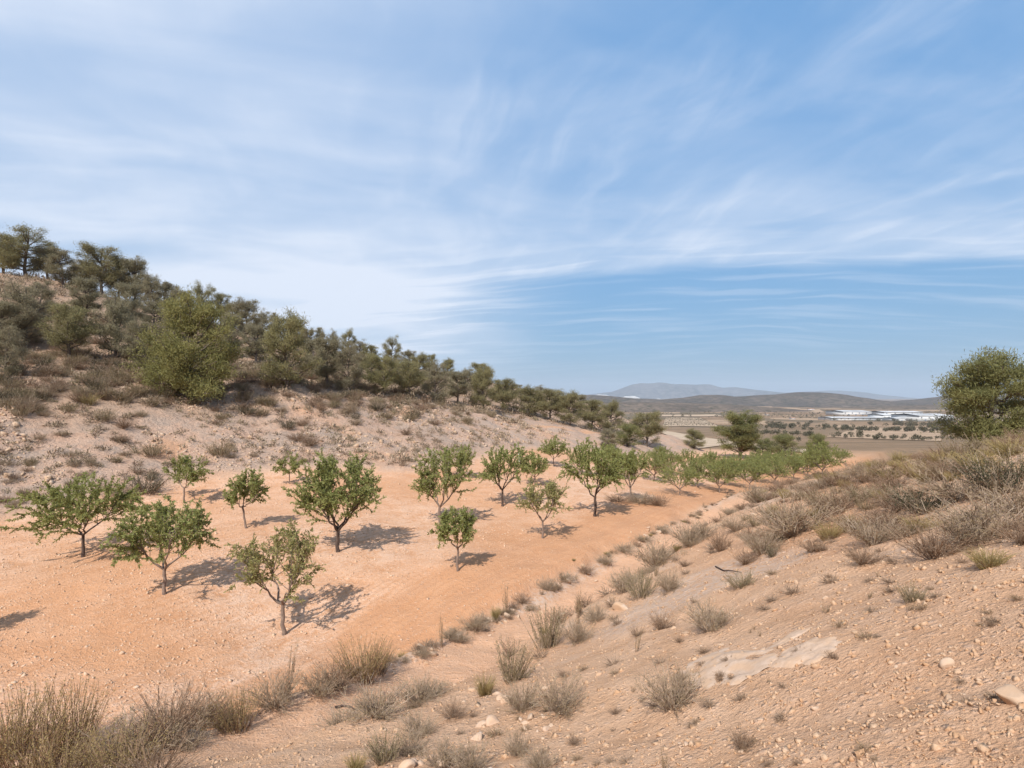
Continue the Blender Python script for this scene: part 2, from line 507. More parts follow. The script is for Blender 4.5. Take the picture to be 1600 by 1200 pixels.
def ground_mat():
    m, g = material('soil')
    pos = g.n('ShaderNodeNewGeometry').outputs['Position']
    big = g.noise(pos, 0.22, 4)
    mid = g.noise(pos, 1.3, 5, 0.6)
    fine = g.noise(pos, 9.0, 6, 0.65)
    grit = g.noise(pos, 45.0, 4, 0.7)
    vor = g.n('ShaderNodeTexVoronoi', {'Vector': pos, 'Scale': 16.0, 'Randomness': 1.0})
    vor2 = g.n('ShaderNodeTexVoronoi', {'Vector': pos, 'Scale': 7.0, 'Randomness': 1.0})
    sepc = g.n('ShaderNodeSeparateColor', {0: vor.outputs['Color']})
    sepc2 = g.n('ShaderNodeSeparateColor', {0: vor2.outputs['Color']})
    orch, hill, edge, track, rocky = g.attr('orchard'), g.attr('hill'), g.attr('edge'), g.attr('track'), g.attr('rocky')
    stony = g.attr('stony')
    plainm = g.attr('plain')
    # pebbles: only some cells of the pattern are stones
    peb = g.math('MULTIPLY', g.ramp(vor.outputs['Distance'], 0.1, 0.42, 1, 0), g.ramp(sepc.outputs[0], 0.45, 0.6))
    peb2 = g.math('MULTIPLY', g.ramp(vor2.outputs['Distance'], 0.08, 0.36, 1, 0), g.ramp(sepc2.outputs[0], 0.62, 0.72))
    # orchard: bare tilled orange soil, paler where the stones have worked up
    o_col = g.mix(g.ramp(mid, 0.3, 0.75), (0.54, 0.295, 0.158), (0.60, 0.345, 0.195))
    sm = g.math('MULTIPLY', stony, g.ramp(g.math('ADD', g.math('MULTIPLY', fine, 0.6), g.math('MULTIPLY', mid, 0.4)), 0.35, 0.62), clamp=True)
    o_col = g.mix(sm, o_col, (0.68, 0.48, 0.345))
    furrow = g.n('ShaderNodeTexWave', {'Vector': g.n('ShaderNodeCombineXYZ', {0: edge, 1: 0.0, 2: 0.0}).outputs[0], 'Scale': 0.55,
                                       'Distortion': 0.0}).outputs[1]
    fur = g.math('ADD', edge, g.math('MULTIPLY', mid, 0.5))
    furr = g.math('SINE', g.math('MULTIPLY', fur, 21.0))
    o_col = g.mix(g.math('MULTIPLY', g.ramp(furr, 0.2, 1.0), g.math('MULTIPLY', 0.3, g.ramp(big, 0.40, 0.60))), o_col, (0.49, 0.245, 0.115))
    for c0 in (-1.25, -2.75):                              # two wheel lanes down the alley beside the terrace
        ln = g.math('ABSOLUTE', g.math('SUBTRACT', g.math('ADD', edge, g.math('MULTIPLY', g.math('SUBTRACT', big, 0.5), 0.8)), c0))
        o_col = g.mix(g.math('MULTIPLY', g.ramp(ln, 0.12, 0.34, 1, 0), g.ramp(fine, 0.3, 0.6, 0.1, 0.6)), o_col, (0.51, 0.285, 0.16))
    # bank: pinkish crumbly soil with paler crust
    b_col = g.mix(g.ramp(mid, 0.28, 0.72), (0.52, 0.33, 0.20), (0.63, 0.435, 0.29))
    b_col = g.mix(g.ramp(big, 0.36, 0.62), b_col, g.mix(g.ramp(fine, 0.3, 0.7), (0.50, 0.295, 0.17), (0.60, 0.39, 0.25)))
    b_col = g.mix(g.math('MULTIPLY', rocky, g.ramp(fine, 0.35, 0.6), clamp=True), b_col, (0.55, 0.44, 0.35))
    b_col = g.mix(g.math('MULTIPLY', track, 0.95), b_col, g.mix(g.ramp(fine, 0.3, 0.7), (0.60, 0.36, 0.215), (0.66, 0.43, 0.28)))
    # hillside: pale eroded marl
    h_col = g.mix(g.ramp(mid, 0.3, 0.7), (0.50, 0.34, 0.245), (0.57, 0.425, 0.325))
    h_col = g.mix(g.ramp(fine, 0.42, 0.68, 0, 0.7), h_col, (0.40, 0.29, 0.215))
    h_col = g.mix(g.ramp(g.noise(pos, 0.5, 6, 0.7), 0.44, 0.60), h_col, (0.42, 0.335, 0.27))
    h_col = g.mix(g.ramp(g.noise(pos, 0.16, 3), 0.55, 0.7), h_col, (0.58, 0.355, 0.22))
    h_col = g.mix(g.attr('wood'), h_col, g.mix(g.ramp(fine, 0.3, 0.7), (0.30, 0.205, 0.135), (0.46, 0.34, 0.245)))
    # plain: fallow fields in blocks
    pm = g.n('ShaderNodeMapping', {'Vector': pos, 'Rotation': (0, 0, 0.5), 'Scale': (0.011, 0.006, 0.0)}).outputs[0]
    pv = g.n('ShaderNodeTexVoronoi', {'Vector': pm, 'Scale': 1.0, 'Randomness': 0.9}, distance='CHEBYCHEV')
    pc = g.n('ShaderNodeSeparateColor', {0: pv.outputs['Color']})
    p_col = g.mix(pc.outputs[0], (0.20, 0.145, 0.09), (0.35, 0.24, 0.155))
    p_col = g.mix(g.ramp(pc.outputs[1], 0.72, 0.86), p_col, (0.46, 0.34, 0.23))
    p_col = g.mix(g.ramp(pc.outputs[2], 0.6, 0.9), p_col, (0.135, 0.115, 0.075))
    pn = g.n('ShaderNodeMapping', {'Vector': pos, 'Scale': (0.03, 0.07, 0.0)}).outputs[0]
    p_col = g.mix(g.ramp(g.noise(pn, 1.0, 6, 0.7), 0.38, 0.64, 0, 0.75), p_col, (0.155, 0.12, 0.08))
    p_col = g.mix(g.ramp(g.noise(pos, 0.35, 3, 0.7), 0.52, 0.72, 0, 0.6), p_col, (0.10, 0.085, 0.055))
    col = g.mix(orch, b_col, o_col)
    col = g.mix(hill, col, h_col)
    col = g.mix(plainm, col, p_col)
    notp = g.math('SUBTRACT', 1.0, plainm)
    pe = g.math('MULTIPLY', g.math('MAXIMUM', peb, peb2), notp)
    col = g.mix(g.math('MULTIPLY', pe, 0.45), col, (0.67, 0.50, 0.375))
    col = g.mix(g.math('MULTIPLY', g.ramp(grit, 0.5, 0.72), g.math('MULTIPLY', notp, 0.28)), col, (0.36, 0.20, 0.115))
    col = g.mix(g.math('MULTIPLY', g.ramp(grit, 0.42, 0.28), g.math('MULTIPLY', notp, 0.2)), col, (0.72, 0.54, 0.41))
    hgt = g.math('ADD', g.math('MULTIPLY', fine, 0.05), g.math('ADD', g.math('MULTIPLY', grit, 0.028), g.math('MULTIPLY', g.noise(pos, 21.0, 3, 0.6), 0.03)))
    hgt = g.math('ADD', hgt, g.math('MULTIPLY', pe, 0.02))
    hgt = g.math('ADD', hgt, g.math('MULTIPLY', mid, 0.10))
    hgt = g.math('ADD', hgt, g.math('MULTIPLY', g.math('MULTIPLY', furr, orch), 0.006))
    hgt = g.math('ADD', hgt, g.math('MULTIPLY', g.math('MULTIPLY', g.noise(pos, 2.6, 6, 0.7), hill), 0.32))
    col = g.mix(1.0, col, (1.05, 0.955, 0.895), 'MULTIPLY')
    finish(g, col, 0.95, hgt, 0.9, 1.0, spec=0.08)
    return m


# ------------------------------------------------------------------ ground sheet
def build_ground():
    u = np.arange(-8.99, 9.0, 0.030)
    v = np.arange(-6.0, 9.0, 0.0245)
    gx = 4.0 * np.sinh(u)
    gy = 7.0 + 5.0 * np.sinh(v)
    X, Y = np.meshgrid(gx, gy)
    Z, mk = land(X, Y)
    r = np.hypot(X, Y)
    nx, ny = len(gx), len(gy)
    V = np.stack([X, Y, Z], -1).reshape(-1, 3)
    i, j = np.meshgrid(np.arange(ny - 1), np.arange(nx - 1), indexing='ij')
    a = i * nx + j
    Q = np.stack([a, a + 1, a + nx + 1, a + nx], -1).reshape(-1, 4)
    me = mesh_data('ground', V, Q, ground_mat(), True)
    sd = mk['edge']
    mk['stony'] = np.clip(sstep(2.6, 4.2, -sd + fbm(X, Y, 3, 3, 90) * 2) * (0.75 + 1.3 * fbm(X, Y, 4.5, 4, 91)), 0, 1)
    mk['rocky'] = np.clip(0.8 * sstep(0.08, 0.36, fbm(X, Y, 3.4, 4, 93)) + 0.5 * np.exp(-((sd - 0.4) / 0.5) ** 2), 0, 1)
    mk['wood'] = sstep(1.6, 7.0, Z - ORCHZ(X, Y) + fbm(X, Y, 5, 4, 95) * 5) * mk['hill'] * 0.85
    mk['plain'] = np.maximum(sstep(95, 130, Y), sstep(40, 60, X)) * (1 - mk['hill'] * (r < 260)) * (1 - mk['orchard'])
    for k in ('orchard', 'hill', 'edge', 'track', 'stony', 'rocky', 'wood', 'plain'):
        at_ = me.attributes.new(k, 'FLOAT', 'POINT')
        at_.data.foreach_set('value', mk[k].astype(np.float32).ravel())
    tag(obj('ground', me), kind='structure')


def ORCHZ(x, y):
    near = np.hypot(x, y) < 520
    return np.where(near, ORCH(np.where(near, x, 0), np.where(near, y, 30)), -9)


build_ground()


# ------------------------------------------------------------------ far hills and mountain
def range_mat(name, a, b, c, scale):
    m, g = material(name)
    pos = g.n('ShaderNodeNewGeometry').outputs['Position']
    n = g.noise(pos, scale, 6, 0.65)
    n2 = g.noise(pos, scale * 6, 4, 0.7)
    col = g.mix(g.ramp(n, 0.35, 0.65), a, b)
    col = g.mix(g.ramp(n2, 0.45, 0.6), col, c)
    finish(g, col, 1.0, spec=0.0)
    return m


def ridge(name, prof, y, depth, base, mat, rough, seed, nx=260, ny=40, gully=0.0):
    """a hill range: its skyline given as photo pixels at distance y, falling away before and behind"""
    prof = np.array(prof, float)
    px = np.linspace(prof[0, 0], prof[-1, 0], nx)
    top = (HY - np.interp(px, prof[:, 0], prof[:, 1])) / F_PX * y
    x0 = (px - CX) / F_PX * y
    t = np.linspace(-1, 1, ny)
    X = np.broadcast_to(x0[None], (ny, nx))
    Y = y + t[:, None] * depth + fbm(X, X * 0, depth * 1.5, 3, seed + 9) * depth * 0.5
    fall = np.cos(np.clip(np.abs(t), 0, 1) * math.pi / 2)[:, None] ** 1.15
    nz = fbm(X, Y, depth * 0.55, 5, seed)
    gl = -np.abs(fbm(X, Y * 0.35, depth * 0.35, 4, seed + 3)) * gully
    Z = base + (top[None] - base) * fall + (nz * rough + gl * (top[None] - base)) * (0.25 + np.sin(fall * math.pi))
    V = np.stack([X, np.broadcast_to(Y, X.shape), Z], -1).reshape(-1, 3)
    i, j = np.meshgrid(np.arange(ny - 1), np.arange(nx - 1), indexing='ij')
    a = i * nx + j
    Q = np.stack([a, a + 1, a + nx + 1, a + nx], -1).reshape(-1, 4)
    return tag(obj(name, mesh_data(name, V, Q, mat, True)), kind='structure')


scrub = range_mat('scrub_hill', (0.11, 0.09, 0.075), (0.17, 0.13, 0.10), (0.07, 0.065, 0.05), 0.006)
scrub2 = range_mat('scrub_hill_near', (0.13, 0.10, 0.08), (0.21, 0.155, 0.115), (0.08, 0.07, 0.05), 0.01)
limest = range_mat('limestone_mountain', (0.13, 0.12, 0.11), (0.08, 0.08, 0.07), (0.18, 0.16, 0.145), 0.0012)
ridge('mountain', [(880, 622), (930, 616), (960, 612), (975, 606), (990, 601), (1005, 597.5), (1030, 597), (1045, 597.5), (1060, 600), (1085, 600),
                   (1118, 599.5), (1128, 602), (1138, 605), (1160, 604), (1180, 606.5), (1205, 611), (1230, 614), (1260, 619)],
      14000, 1900, -60, limest, 60, 201, gully=0.35)
ridge('mountain', [(1180, 620), (1215, 614), (1250, 612), (1290, 610.5), (1320, 612), (1350, 617), (1385, 624), (1430, 628), (1500, 622), (1620, 618)],
      17000, 1900, -60, limest, 50, 231, gully=0.25)
ridge('hill', [(560, 620), (860, 621), (900, 617), (940, 618), (985, 622), (1030, 624), (1065, 621), (1085, 617.5), (1110, 617), (1130, 620), (1160, 619), (1185, 617),
               (1215, 616), (1240, 613), (1262, 613), (1285, 615), (1310, 619), (1345, 625), (1380, 629), (1412, 630), (1440, 627), (1475, 623), (1520, 618),
               (1640, 612), (1800, 614), (2000, 620)],
      3300, 620, -47, scrub, 14, 301, 420, 46)
ridge('hill', [(850, 630), (930, 629), (1010, 629), (1080, 630), (1140, 632), (1200, 636), (1260, 641)], 1900, 330, -43.5, scrub2, 6, 331)
ridge('hill', [(1330, 640), (1390, 636), (1450, 634), (1520, 632), (1700, 630), (1900, 634)], 2100, 300, -44, scrub2, 6, 351)


# ------------------------------------------------------------------ trees
def almond(seed, h, r, dens=1.0, limbs=4, trunk=0.28, leaf=None, lean=(0, 0), bare=0.32, whips=13, dark=False):
    """young almond: returns mesh data (trunk, [branches], crown)"""
    rng = np.random.default_rng(seed)
    k = h / 2.7
    th = trunk * h
    top = np.array([lean[0] * th, lean[1] * th, th])
    tg = Geo()
    P = curve((0, 0, -0.12), top, 0, 6, rng, 0.012 * k)
    tg.tube(P, np.linspace(0.056, 0.042, 6) * k * np.array([1.35, 1.05, 1, 1, 1, 1.08]), 8)
    crown = Geo()
    branches = []
    cz, rz = 0.62 * h, 0.40 * h
    LP, LD, LL = [], [], []
    a0 = rng.uniform(0, 6.28)
    for i in range(limbs):
        bg = Geo()
        az = a0 + 2 * math.pi * i / limbs + rng.normal() * 0.25
        el = rng.uniform(0.45, 0.7)
        ls = rng.uniform(0.68, 1.22)
        end = np.array([math.cos(az) * r * el * ls, math.sin(az) * r * el * ls, rng.uniform(0.56, 0.72) * h * (0.6 + 0.4 * ls)])
        LPt = curve(top - (0, 0, 0.04), end, -0.03 * h, 7, rng, 0.03 * k)
        bg.tube(LPt, np.linspace(0.033, 0.010, 7) * k, 6)
        for j in range(whips):
            t = rng.uniform(bare, 1.0)
            f = t * 6
            q = int(min(f, 5))
            st = LPt[q] * (1 - (f - q)) + LPt[q + 1] * (f - q)
            wa = az + rng.normal() * 0.62
            ph = math.radians(rng.uniform(-28, 85))
            rad = rng.uniform(0.78, 1.06) if rng.random() < 0.8 else rng.uniform(1.05, 1.25)
            en = np.array([math.cos(wa) * math.cos(ph) * r, math.sin(wa) * math.cos(ph) * r, cz + math.sin(ph) * rz]) * 1.0
            en[:2] *= rad * ls
            en[2] = cz + math.sin(ph) * rz * rad * (0.55 + 0.45 * ls)
            wp = curve(st, en, rng.uniform(-0.02, 0.09) * h * (0.4 + t), 6, rng, 0.035 * k)
            bg.tube(wp, np.linspace(0.011, 0.003, 6) * k, 4)
            L = np.linalg.norm(np.diff(wp, axis=0), axis=1).sum()
            runs = [(wp, L, 0.12)]
            for s in range(int(rng.integers(3, 7))):          # side shoots
                t2 = rng.uniform(0.25, 0.9)
                f2 = t2 * 5
                q2 = int(min(f2, 4))
                s0 = wp[q2] * (1 - (f2 - q2)) + wp[q2 + 1] * (f2 - q2)
                d = (en - st) / (L + 1e-6) + rng.normal(size=3) * 0.8
                d /= np.linalg.norm(d)
                ln = rng.uniform(0.15, 0.42) * k
                sp = curve(s0, s0 + d * ln, 0.02, 4)
                bg.tube(sp[::3], np.array([0.006, 0.002]) * k, 3)
                runs.append((sp, ln, 0.0))
            for (pts, ln, s_) in runs:
                n = max(3, int(ln / 0.0135 * dens))
                tt = rng.uniform(s_, 1.0, n) * (len(pts) - 1)
                qi = np.minimum(tt.astype(int), len(pts) - 2)
                fr = (tt - qi)[:, None]
                LP.append(pts[qi] * (1 - fr) + pts[qi + 1] * fr)
                tan = pts[qi + 1] - pts[qi]
                tan /= np.linalg.norm(tan, axis=1)[:, None] + 1e-9
                LD.append(tan * 0.75 + rng.normal(size=(n, 3)) * 0.62 + np.array([0, 0, -0.12]))
                LL.append(rng.uniform(0.06, 0.12, n))
        branches.append(bg.data('branch', M['bark_dark'] if dark else M['bark'], True))
    LP, LD, LL = np.concatenate(LP), np.concatenate(LD), np.concatenate(LL)
    crown.leaves(LP, LD, LL, LL * 0.38, rng)
    return tg.data('trunk', M['bark_dark'] if dark else M['bark'], True), branches, crown.data('crown', leaf or M['leaf'])


def put_almond(parts, loc, rz, sc, label, group):
    t = empty('almond_tree', loc, rz, sc)
    tag(t, label, 'tree', group)
    obj('trunk', parts[0], t)
    for b in parts[1]:
        obj('branch', b, t)
    obj('crown', parts[2], t)
    return t


# (trunk foot px, py, top py, crown width px, density, limbs, trunk share, seed, rotation, options, label)
NEAR = [
    (130, 870, 747, 180, 1.2, 4, .30, 11, dict(dark=True, whips=18, bare=.2), 'wide low almond tree with flat leaning crown reaching the hillside shrubs'),
    (257, 928, 782, 165, 1.0, 4, .28, 12, dict(whips=16), 'ragged broad almond tree between the flat-crowned tree and the sparse forked tree'),
    (442, 992, 822, 175, .6, 4, .30, 13, dict(leaf=M['leaf_pale'], bare=.45), 'sparse pale-leaved almond tree forking low, next to the terrace edge'),
    (288, 786, 712, 82, 1.1, 3, .34, 14, {}, 'slim almond tree close to the hillside foot, behind the ragged broad tree'),
    (386, 825, 737, 74, 1.2, 3, .40, 15, dict(lean=(-.22, 0)), 'small almond tree with a leaning bare trunk and round crown'),
    (528, 862, 705, 158, 1.15, 5, .22, 16, dict(dark=True, whips=16), 'largest and tallest dense almond tree behind the sparse forked one'),
    (452, 756, 712, 50, 1.0, 3, .40, 17, {}, 'tiny almond tree alone at the foot of the pale slope'),
    (715, 892, 792, 78, 1.1, 3, .38, 18, dict(bare=.45), 'small almond tree standing alone on the open orange soil'),
    (687, 820, 706, 118, 1.15, 4, .26, 19, {}, 'full almond tree behind the lone small one, with leaning forked trunk'),
    (785, 791, 700, 96, 1.15, 4, .30, 20, dict(dark=True), 'dense almond tree with dark trunk, next to the sparse slender one'),
    (848, 841, 752, 84, .6, 4, .32, 21, dict(leaf=M['leaf_pale'], bare=.5), 'sparse slender almond tree with thin upright fan of branches'),
    (930, 807, 694, 108, 1.25, 4, .28, 22, dict(dark=True), 'bright full almond tree with thick dark trunk by the dry brown bushes'),
    (985, 781, 703, 76, 1.1, 4, .26, 23, {}, 'almond tree rising out of the dry brown bushes on the orchard soil'),
    (718, 748, 697, 58, .9, 4, .26, 24, {}, 'almond tree below the orange terrace, half hidden behind the full forked one'),
    (865, 728, 683, 64, 1.1, 4, .26, 25, {}, 'dark almond tree near the white tube guard, topping its neighbours'),
    (836, 758, 708, 66, 1.0, 4, .28, 26, {}, 'almond tree below the white tube guard, behind the sparse slender one'),
    (-84, 1004, 880, 70, .5, 3, .34, 27, {}, 'bare-branched almond tree whose shadow falls beside the ragged broad tree'),
]
fp = hits([(a[0], a[1]) for a in NEAR])
for a, p in zip(NEAR, fp):
    y = p[1]
    h = (a[1] - a[2]) / F_PX * y
    r = a[3] / 2 / F_PX * y
    parts = almond(a[7], h, r * 0.98, a[4], a[5], a[6], **a[8])
    put_almond(parts, (p[0], p[1], p[2] - 0.02), random.Random(a[7]).uniform(0, 6.28) if a[7] not in (15,) else 0.0, 1.0, a[9],
               'almond trees in the orchard')

# the rows farther down the valley
VAR = [almond(100 + i, 2.8, 1.75 + 0.12 * (i % 3), 0.95, 5, 0.22, whips=13, bare=.2) for i in range(4)]
rnd = random.Random(5)
rows = [(1022, 751, 46), (1042, 742, 40), (1062, 774, 52), (1090, 761, 50), (1124, 770, 52), (1137, 759, 50), (1171, 764, 48),
        (1180, 754, 44), (1211, 757, 46), (1032, 730, 36), (1075, 740, 40), (960, 748, 52), (905, 742, 48), (950, 730, 40), (1155, 746, 40),
        (1240, 752, 42), (1262, 747, 42), (1110, 742, 40), (1192, 742, 40), (1225, 740, 40), (1285, 745, 40)]
fr = hits([(a[0], a[1]) for a in rows])
spots = [(p[0], p[1], a[2] / F_PX * p[1]) for a, p in zip(rows, fr)]
for k in range(9):                                     # rows parallel to the terrace edge, closing up with distance
    for q in range(9):
        x, y = 17 + q * 3.4 + k * 1.5 + rnd.uniform(-.5, .5), 49 + q * 4.0 - k * 1.2 + k * 2.6 + rnd.uniform(-.5, .5)
        px = CX + F_PX * x / y
        if px > 1318 or px < 1010 or y > 92 or edge_dist(np.array([x]), np.array([y]))[0] > -1.2:
            continue
        if min(math.hypot(x - s[0], y - s[1]) for s in spots) < 2.3:
            continue
        spots.append((x, y, rnd.uniform(1.8, 2.4)))
for i, (x, y, h) in enumerate(spots):
    z = float(H(x, y)[0])
    h = min(max(h * .92, 1.7), 3.0)
    s = h / 2.8
    put_almond(VAR[i % 4], (x, y, z - 0.03), rnd.uniform(0, 6.28), (s * rnd.uniform(.9, 1.1), s * rnd.uniform(.9, 1.1), s),
               'green almond tree in the close rows running down the valley', 'almond trees in the far rows')


def pine(seed, h, r, base=0.25, needle=None, nclump=46, top=0.55, tufts=150, skirt=False, lean=0.0):
    rng = np.random.default_rng(seed)
    tg, cg = Geo(), Geo()
    tp = np.array([[0, 0, -0.3], [0.02 * h, 0, 0.2 * h], [-0.01 * h + lean * h * .4, 0.02 * h, 0.45 * h], [0.02 * h + lean * h * .7, -0.02 * h, 0.7 * h],
                   [lean * h, 0, 0.93 * h]])
    tt = np.linspace(0, 4, 13)
    qi = np.minimum(tt.astype(int), 3)
    f = (tt - qi)[:, None]
    tp = tp[qi] * (1 - f) + tp[qi + 1] * f
    tg.tube(tp, np.linspace(0.028, 0.006, 13) * h * np.r_[1.3, np.ones(12)], 7)
    nl = int(nclump * 0.62)
    zs = np.sort(np.r_[rng.uniform(base, 0.93, nl - 4), 0.92, 0.94, 0.96, 0.98])      # the leader is always clothed
    az = rng.uniform(0, 6.28) + np.arange(nl) * 2.4 + rng.normal(size=nl) * 0.6
    for i in range(nl):
        z = zs[i]
        if z > top:
            R = r * math.sqrt(max(0.05, 1 - ((z - top) / (1.02 - top)) ** 2))
        else:
            R = r * (0.78 + 0.22 * (z - base) / (top - base + 1e-6)) if not skirt else r * (0.95 + 0.1 * rng.normal())
        d = R * rng.uniform(0.55, 1.0)
        axis = tp[min(12, int(z * 12))]
        rise = rng.uniform(-0.02, 0.07) * h
        c = np.array([axis[0] + math.cos(az[i]) * d, axis[1] + math.sin(az[i]) * d, z * h * 0.95 + rise])
        st = tp[max(1, min(11, int(z * 12 * rng.uniform(0.7, 0.92))))]
        limb = curve(st, c, -0.02 * h, 6, rng, 0.012 * h)
        tg.tube(limb, np.linspace(0.012, 0.003, 6) * h, 4)
        for j in range(int(rng.integers(4, 8))):            # sprays of needles along the outer limb
            t = rng.uniform(0.35, 1.0) * 5
            q = min(4, int(t))
            s0 = limb[q] * (1 - (t - q)) + limb[q + 1] * (t - q)
            dv = (c - st) / (np.linalg.norm(c - st) + 1e-6) * 0.5 + rng.normal(size=3) * 0.6 + np.array([0, 0, 0.45])
            e = s0 + dv / np.linalg.norm(dv) * rng.uniform(0.06, 0.15) * (r + 0.25 * h)
            tg.tube(curve(s0, e, 0.0, 3), np.array([0.004, 0.003, 0.0015]) * h, 3)
            n = int(tufts * rng.uniform(0.6, 1.35))
            sg = rng.uniform(0.045, 0.085) * (r + 0.25 * h)
            f = rng.uniform(0.3, 1.05, (n, 1))
            P = s0 * (1 - f) + e * f + rng.normal(size=(n, 3)) * sg * np.array([1.0, 1.0, 0.6])
            D = rng.normal(size=(n, 3)) * 0.7 + dv * 0.4 + np.array([0, 0, 0.25])
            cg.leaves(P, D, rng.uniform(0.12, 0.26, n) * (h / 6) ** .5, 0.036 * (h / 6) ** .5, rng)
    return tg.data('trunk', M['pine_bark'], True), cg.data('crown', needle or M['needle'])


def put_pine(parts, loc, rz, sc, label, group):
    t = empty('pine_tree', loc, rz, sc)
    tag(t, label, 'pine', group)
    obj('trunk', parts[0], t)
    obj('crown', parts[1], t)
    return t


PV = [pine(300, 6, 2.6, .22, M['needle'], 50, .55), pine(301, 6, 2.3, .30, M['needle_grey'], 44, .6),
      pine(302, 6, 2.9, .10, M['needle'], 58, .42, skirt=True), pine(303, 6, 2.0, .2, M['needle_grey'], 44, .58, lean=.08),
      pine(304, 6, 2.7, .24, M['needle'], 50, .6, lean=-.06), pine(305, 6, 2.5, .14, M['needle_grey'], 52, .5, tufts=120)]
M['needle_green'] = plant_mat('pine_needle_green', (0.145, 0.145, 0.055), (0.26, 0.24, 0.09), (0.19, 0.18, 0.07), 0.3, 0.9)
BIG = pine(310, 7, 3.3, .05, M['needle_bright'], 95, .42, 190, skirt=True)
RIGHT = pine(311, 5.2, 2.6, .18, M['needle_green'], 66, .52, 230, lean=.04)
DARK = pine(313, 5, 2.9, .10, M['needle_green'], 58, .45, 150, skirt=True)
MIDP = pine(312, 6.5, 2.3, .26, M['needle_green'], 56, .62, 190)

SKY = 'dull pine standing on the skyline of the wooded hillside'
SLOPE = 'olive pine on the hillside among dry undergrowth below the skyline trees'
SPUR = 'bushy pine in the close wood along the lower end of the hillside'
# foot px, py, top py, width px, variant, label, group
PINES = [
    (300, 625, 463, 150, 'B', 'large bright green pine with low sweeping branches above the pale slope', None),
    (448, 607, 488, 105, 2, 'rounded olive pine with a dark hollow shadow at its foot', None),
    (1546, 692, 553, 172, 'R', 'green pine on the grassy crest of the near bank, above rosemary scrub', None),
    (1156, 716, 643, 82, 'M', 'tall round-topped pine with bare lower trunk beyond the almond rows', None),
    (1222, 718, 678, 62, 'D', 'low dark pine between the tall round-topped pine and the small round one', None),
    (1276, 718, 678, 46, 'D', 'small round pine at the end of the almond rows, by open plain', None),
    (1192, 714, 685, 44, 'D', 'low pine bush close beside the trunk of the tall round-topped pine', None),
    (1010, 697, 641, 62, 0, 'dark pine at the very foot of the hillside spur, above the almond rows', None),
    (980, 697, 662, 54, 'D', 'low spreading pine tucked under the last pine of the hillside spur', None),
    (1085, 700, 670, 44, 2, 'low brownish pine bush on the bare slope past the hillside spur', None),
    (40, 418, 342, 95, 4, SKY, 'SK'), (100, 450, 391, 52, 3, SKY, 'SK'), (160, 462, 381, 82, 0, SKY, 'SK'), (212, 478, 402, 62, 1, SKY, 'SK'),
    (258, 490, 440, 48, 1, SKY, 'SK'), (316, 505, 441, 44, 4, SKY, 'SK'), (345, 505, 452, 40, 0, SKY, 'SK'), (385, 535, 466, 58, 1, SKY, 'SK'),
    (430, 530, 488, 26, 3, SKY, 'SK'), (500, 560, 512, 30, 3, SKY, 'SK'), (520, 560, 515, 26, 5, SKY, 'SK'), (544, 560, 514, 32, 4, SKY, 'SK'),
    (612, 575, 526, 36, 4, SKY, 'SK'), (580, 572, 538, 34, 0, SKY, 'SK'), (640, 580, 547, 36, 1, SKY, 'SK'), (670, 588, 552, 30, 0, SKY, 'SK'),
    (700, 592, 560, 34, 2, SKY, 'SK'), (752, 608, 565, 42, 0, SKY, 'SK'), (480, 556, 512, 34, 1, SKY, 'SK'), (5, 412, 352, 70, 0, SKY, 'SK'), (75, 436, 385, 58, 1, SKY, 'SK'), (128, 452, 402, 56, 5, SKY, 'SK'), (186, 470, 405, 60, 0, SKY, 'SK'),
    (236, 486, 428, 54, 5, SKY, 'SK'), (285, 500, 452, 46, 1, SKY, 'SK'), (365, 520, 474, 46, 0, SKY, 'SK'), (410, 530, 484, 44, 5, SKY, 'SK'), (462, 548, 505, 44, 0, SKY, 'SK'), (562, 568, 530, 40, 5, SKY, 'SK'),
    (40, 540, 440, 95, 5, SLOPE, 'SL'), (108, 562, 470, 84, 0, SLOPE, 'SL'), (180, 560, 458, 80, 5, SLOPE, 'SL'), (0, 545, 470, 80, 1, SLOPE, 'SL'),
    (215, 575, 500, 60, 1, SLOPE, 'SL'), (135, 500, 432, 60, 1, SLOPE, 'SL'), (60, 500, 440, 50, 3, SLOPE, 'SL'), (200, 515, 440, 60, 1, SLOPE, 'SL'),
    (240, 520, 465, 55, 5, SLOPE, 'SL'), (270, 545, 480, 50, 1, SLOPE, 'SL'), (360, 560, 490, 50, 1, SLOPE, 'SL'), (400, 570, 505, 55, 1, SLOPE, 'SL'),
    (510, 605, 525, 68, 1, SLOPE, 'SL'), (545, 612, 535, 60, 5, SLOPE, 'SL'), (492, 580, 530, 44, 3, SLOPE, 'SL'), (10, 590, 505, 70, 5, SLOPE, 'SL'),
    (600, 622, 552, 60, 0, SPUR, 'SP'), (640, 622, 560, 62, 0, SPUR, 'SP'), (575, 600, 552, 46, 2, SPUR, 'SP'), (680, 628, 565, 60, 5, SPUR, 'SP'),
    (715, 630, 578, 54, 1, SPUR, 'SP'), (655, 600, 552, 46, 2, SPUR, 'SP'), (755, 640, 572, 60, 2, SPUR, 'SP'), (785, 642, 590, 56, 0, SPUR, 'SP'),
    (825, 650, 604, 58, 2, SPUR, 'SP'), (860, 656, 606, 60, 0, SPUR, 'SP'), (890, 664, 612, 56, 2, SPUR, 'SP'), (925, 672, 622, 56, 0, SPUR, 'SP'),
    (955, 676, 626, 50, 2, SPUR, 'SP'), (845, 630, 602, 44, 5, SPUR, 'SP'), (905, 645, 616, 40, 1, SPUR, 'SP'), (800, 625, 598, 40, 1, SPUR, 'SP'),
    (950, 700, 668, 40, 5, SPUR, 'SP'), (620, 600, 556, 44, 5, SPUR, 'SP'), (730, 610, 574, 36, 5, SPUR, 'SP'), (875, 640, 608, 40, 5, SPUR, 'SP'),
]
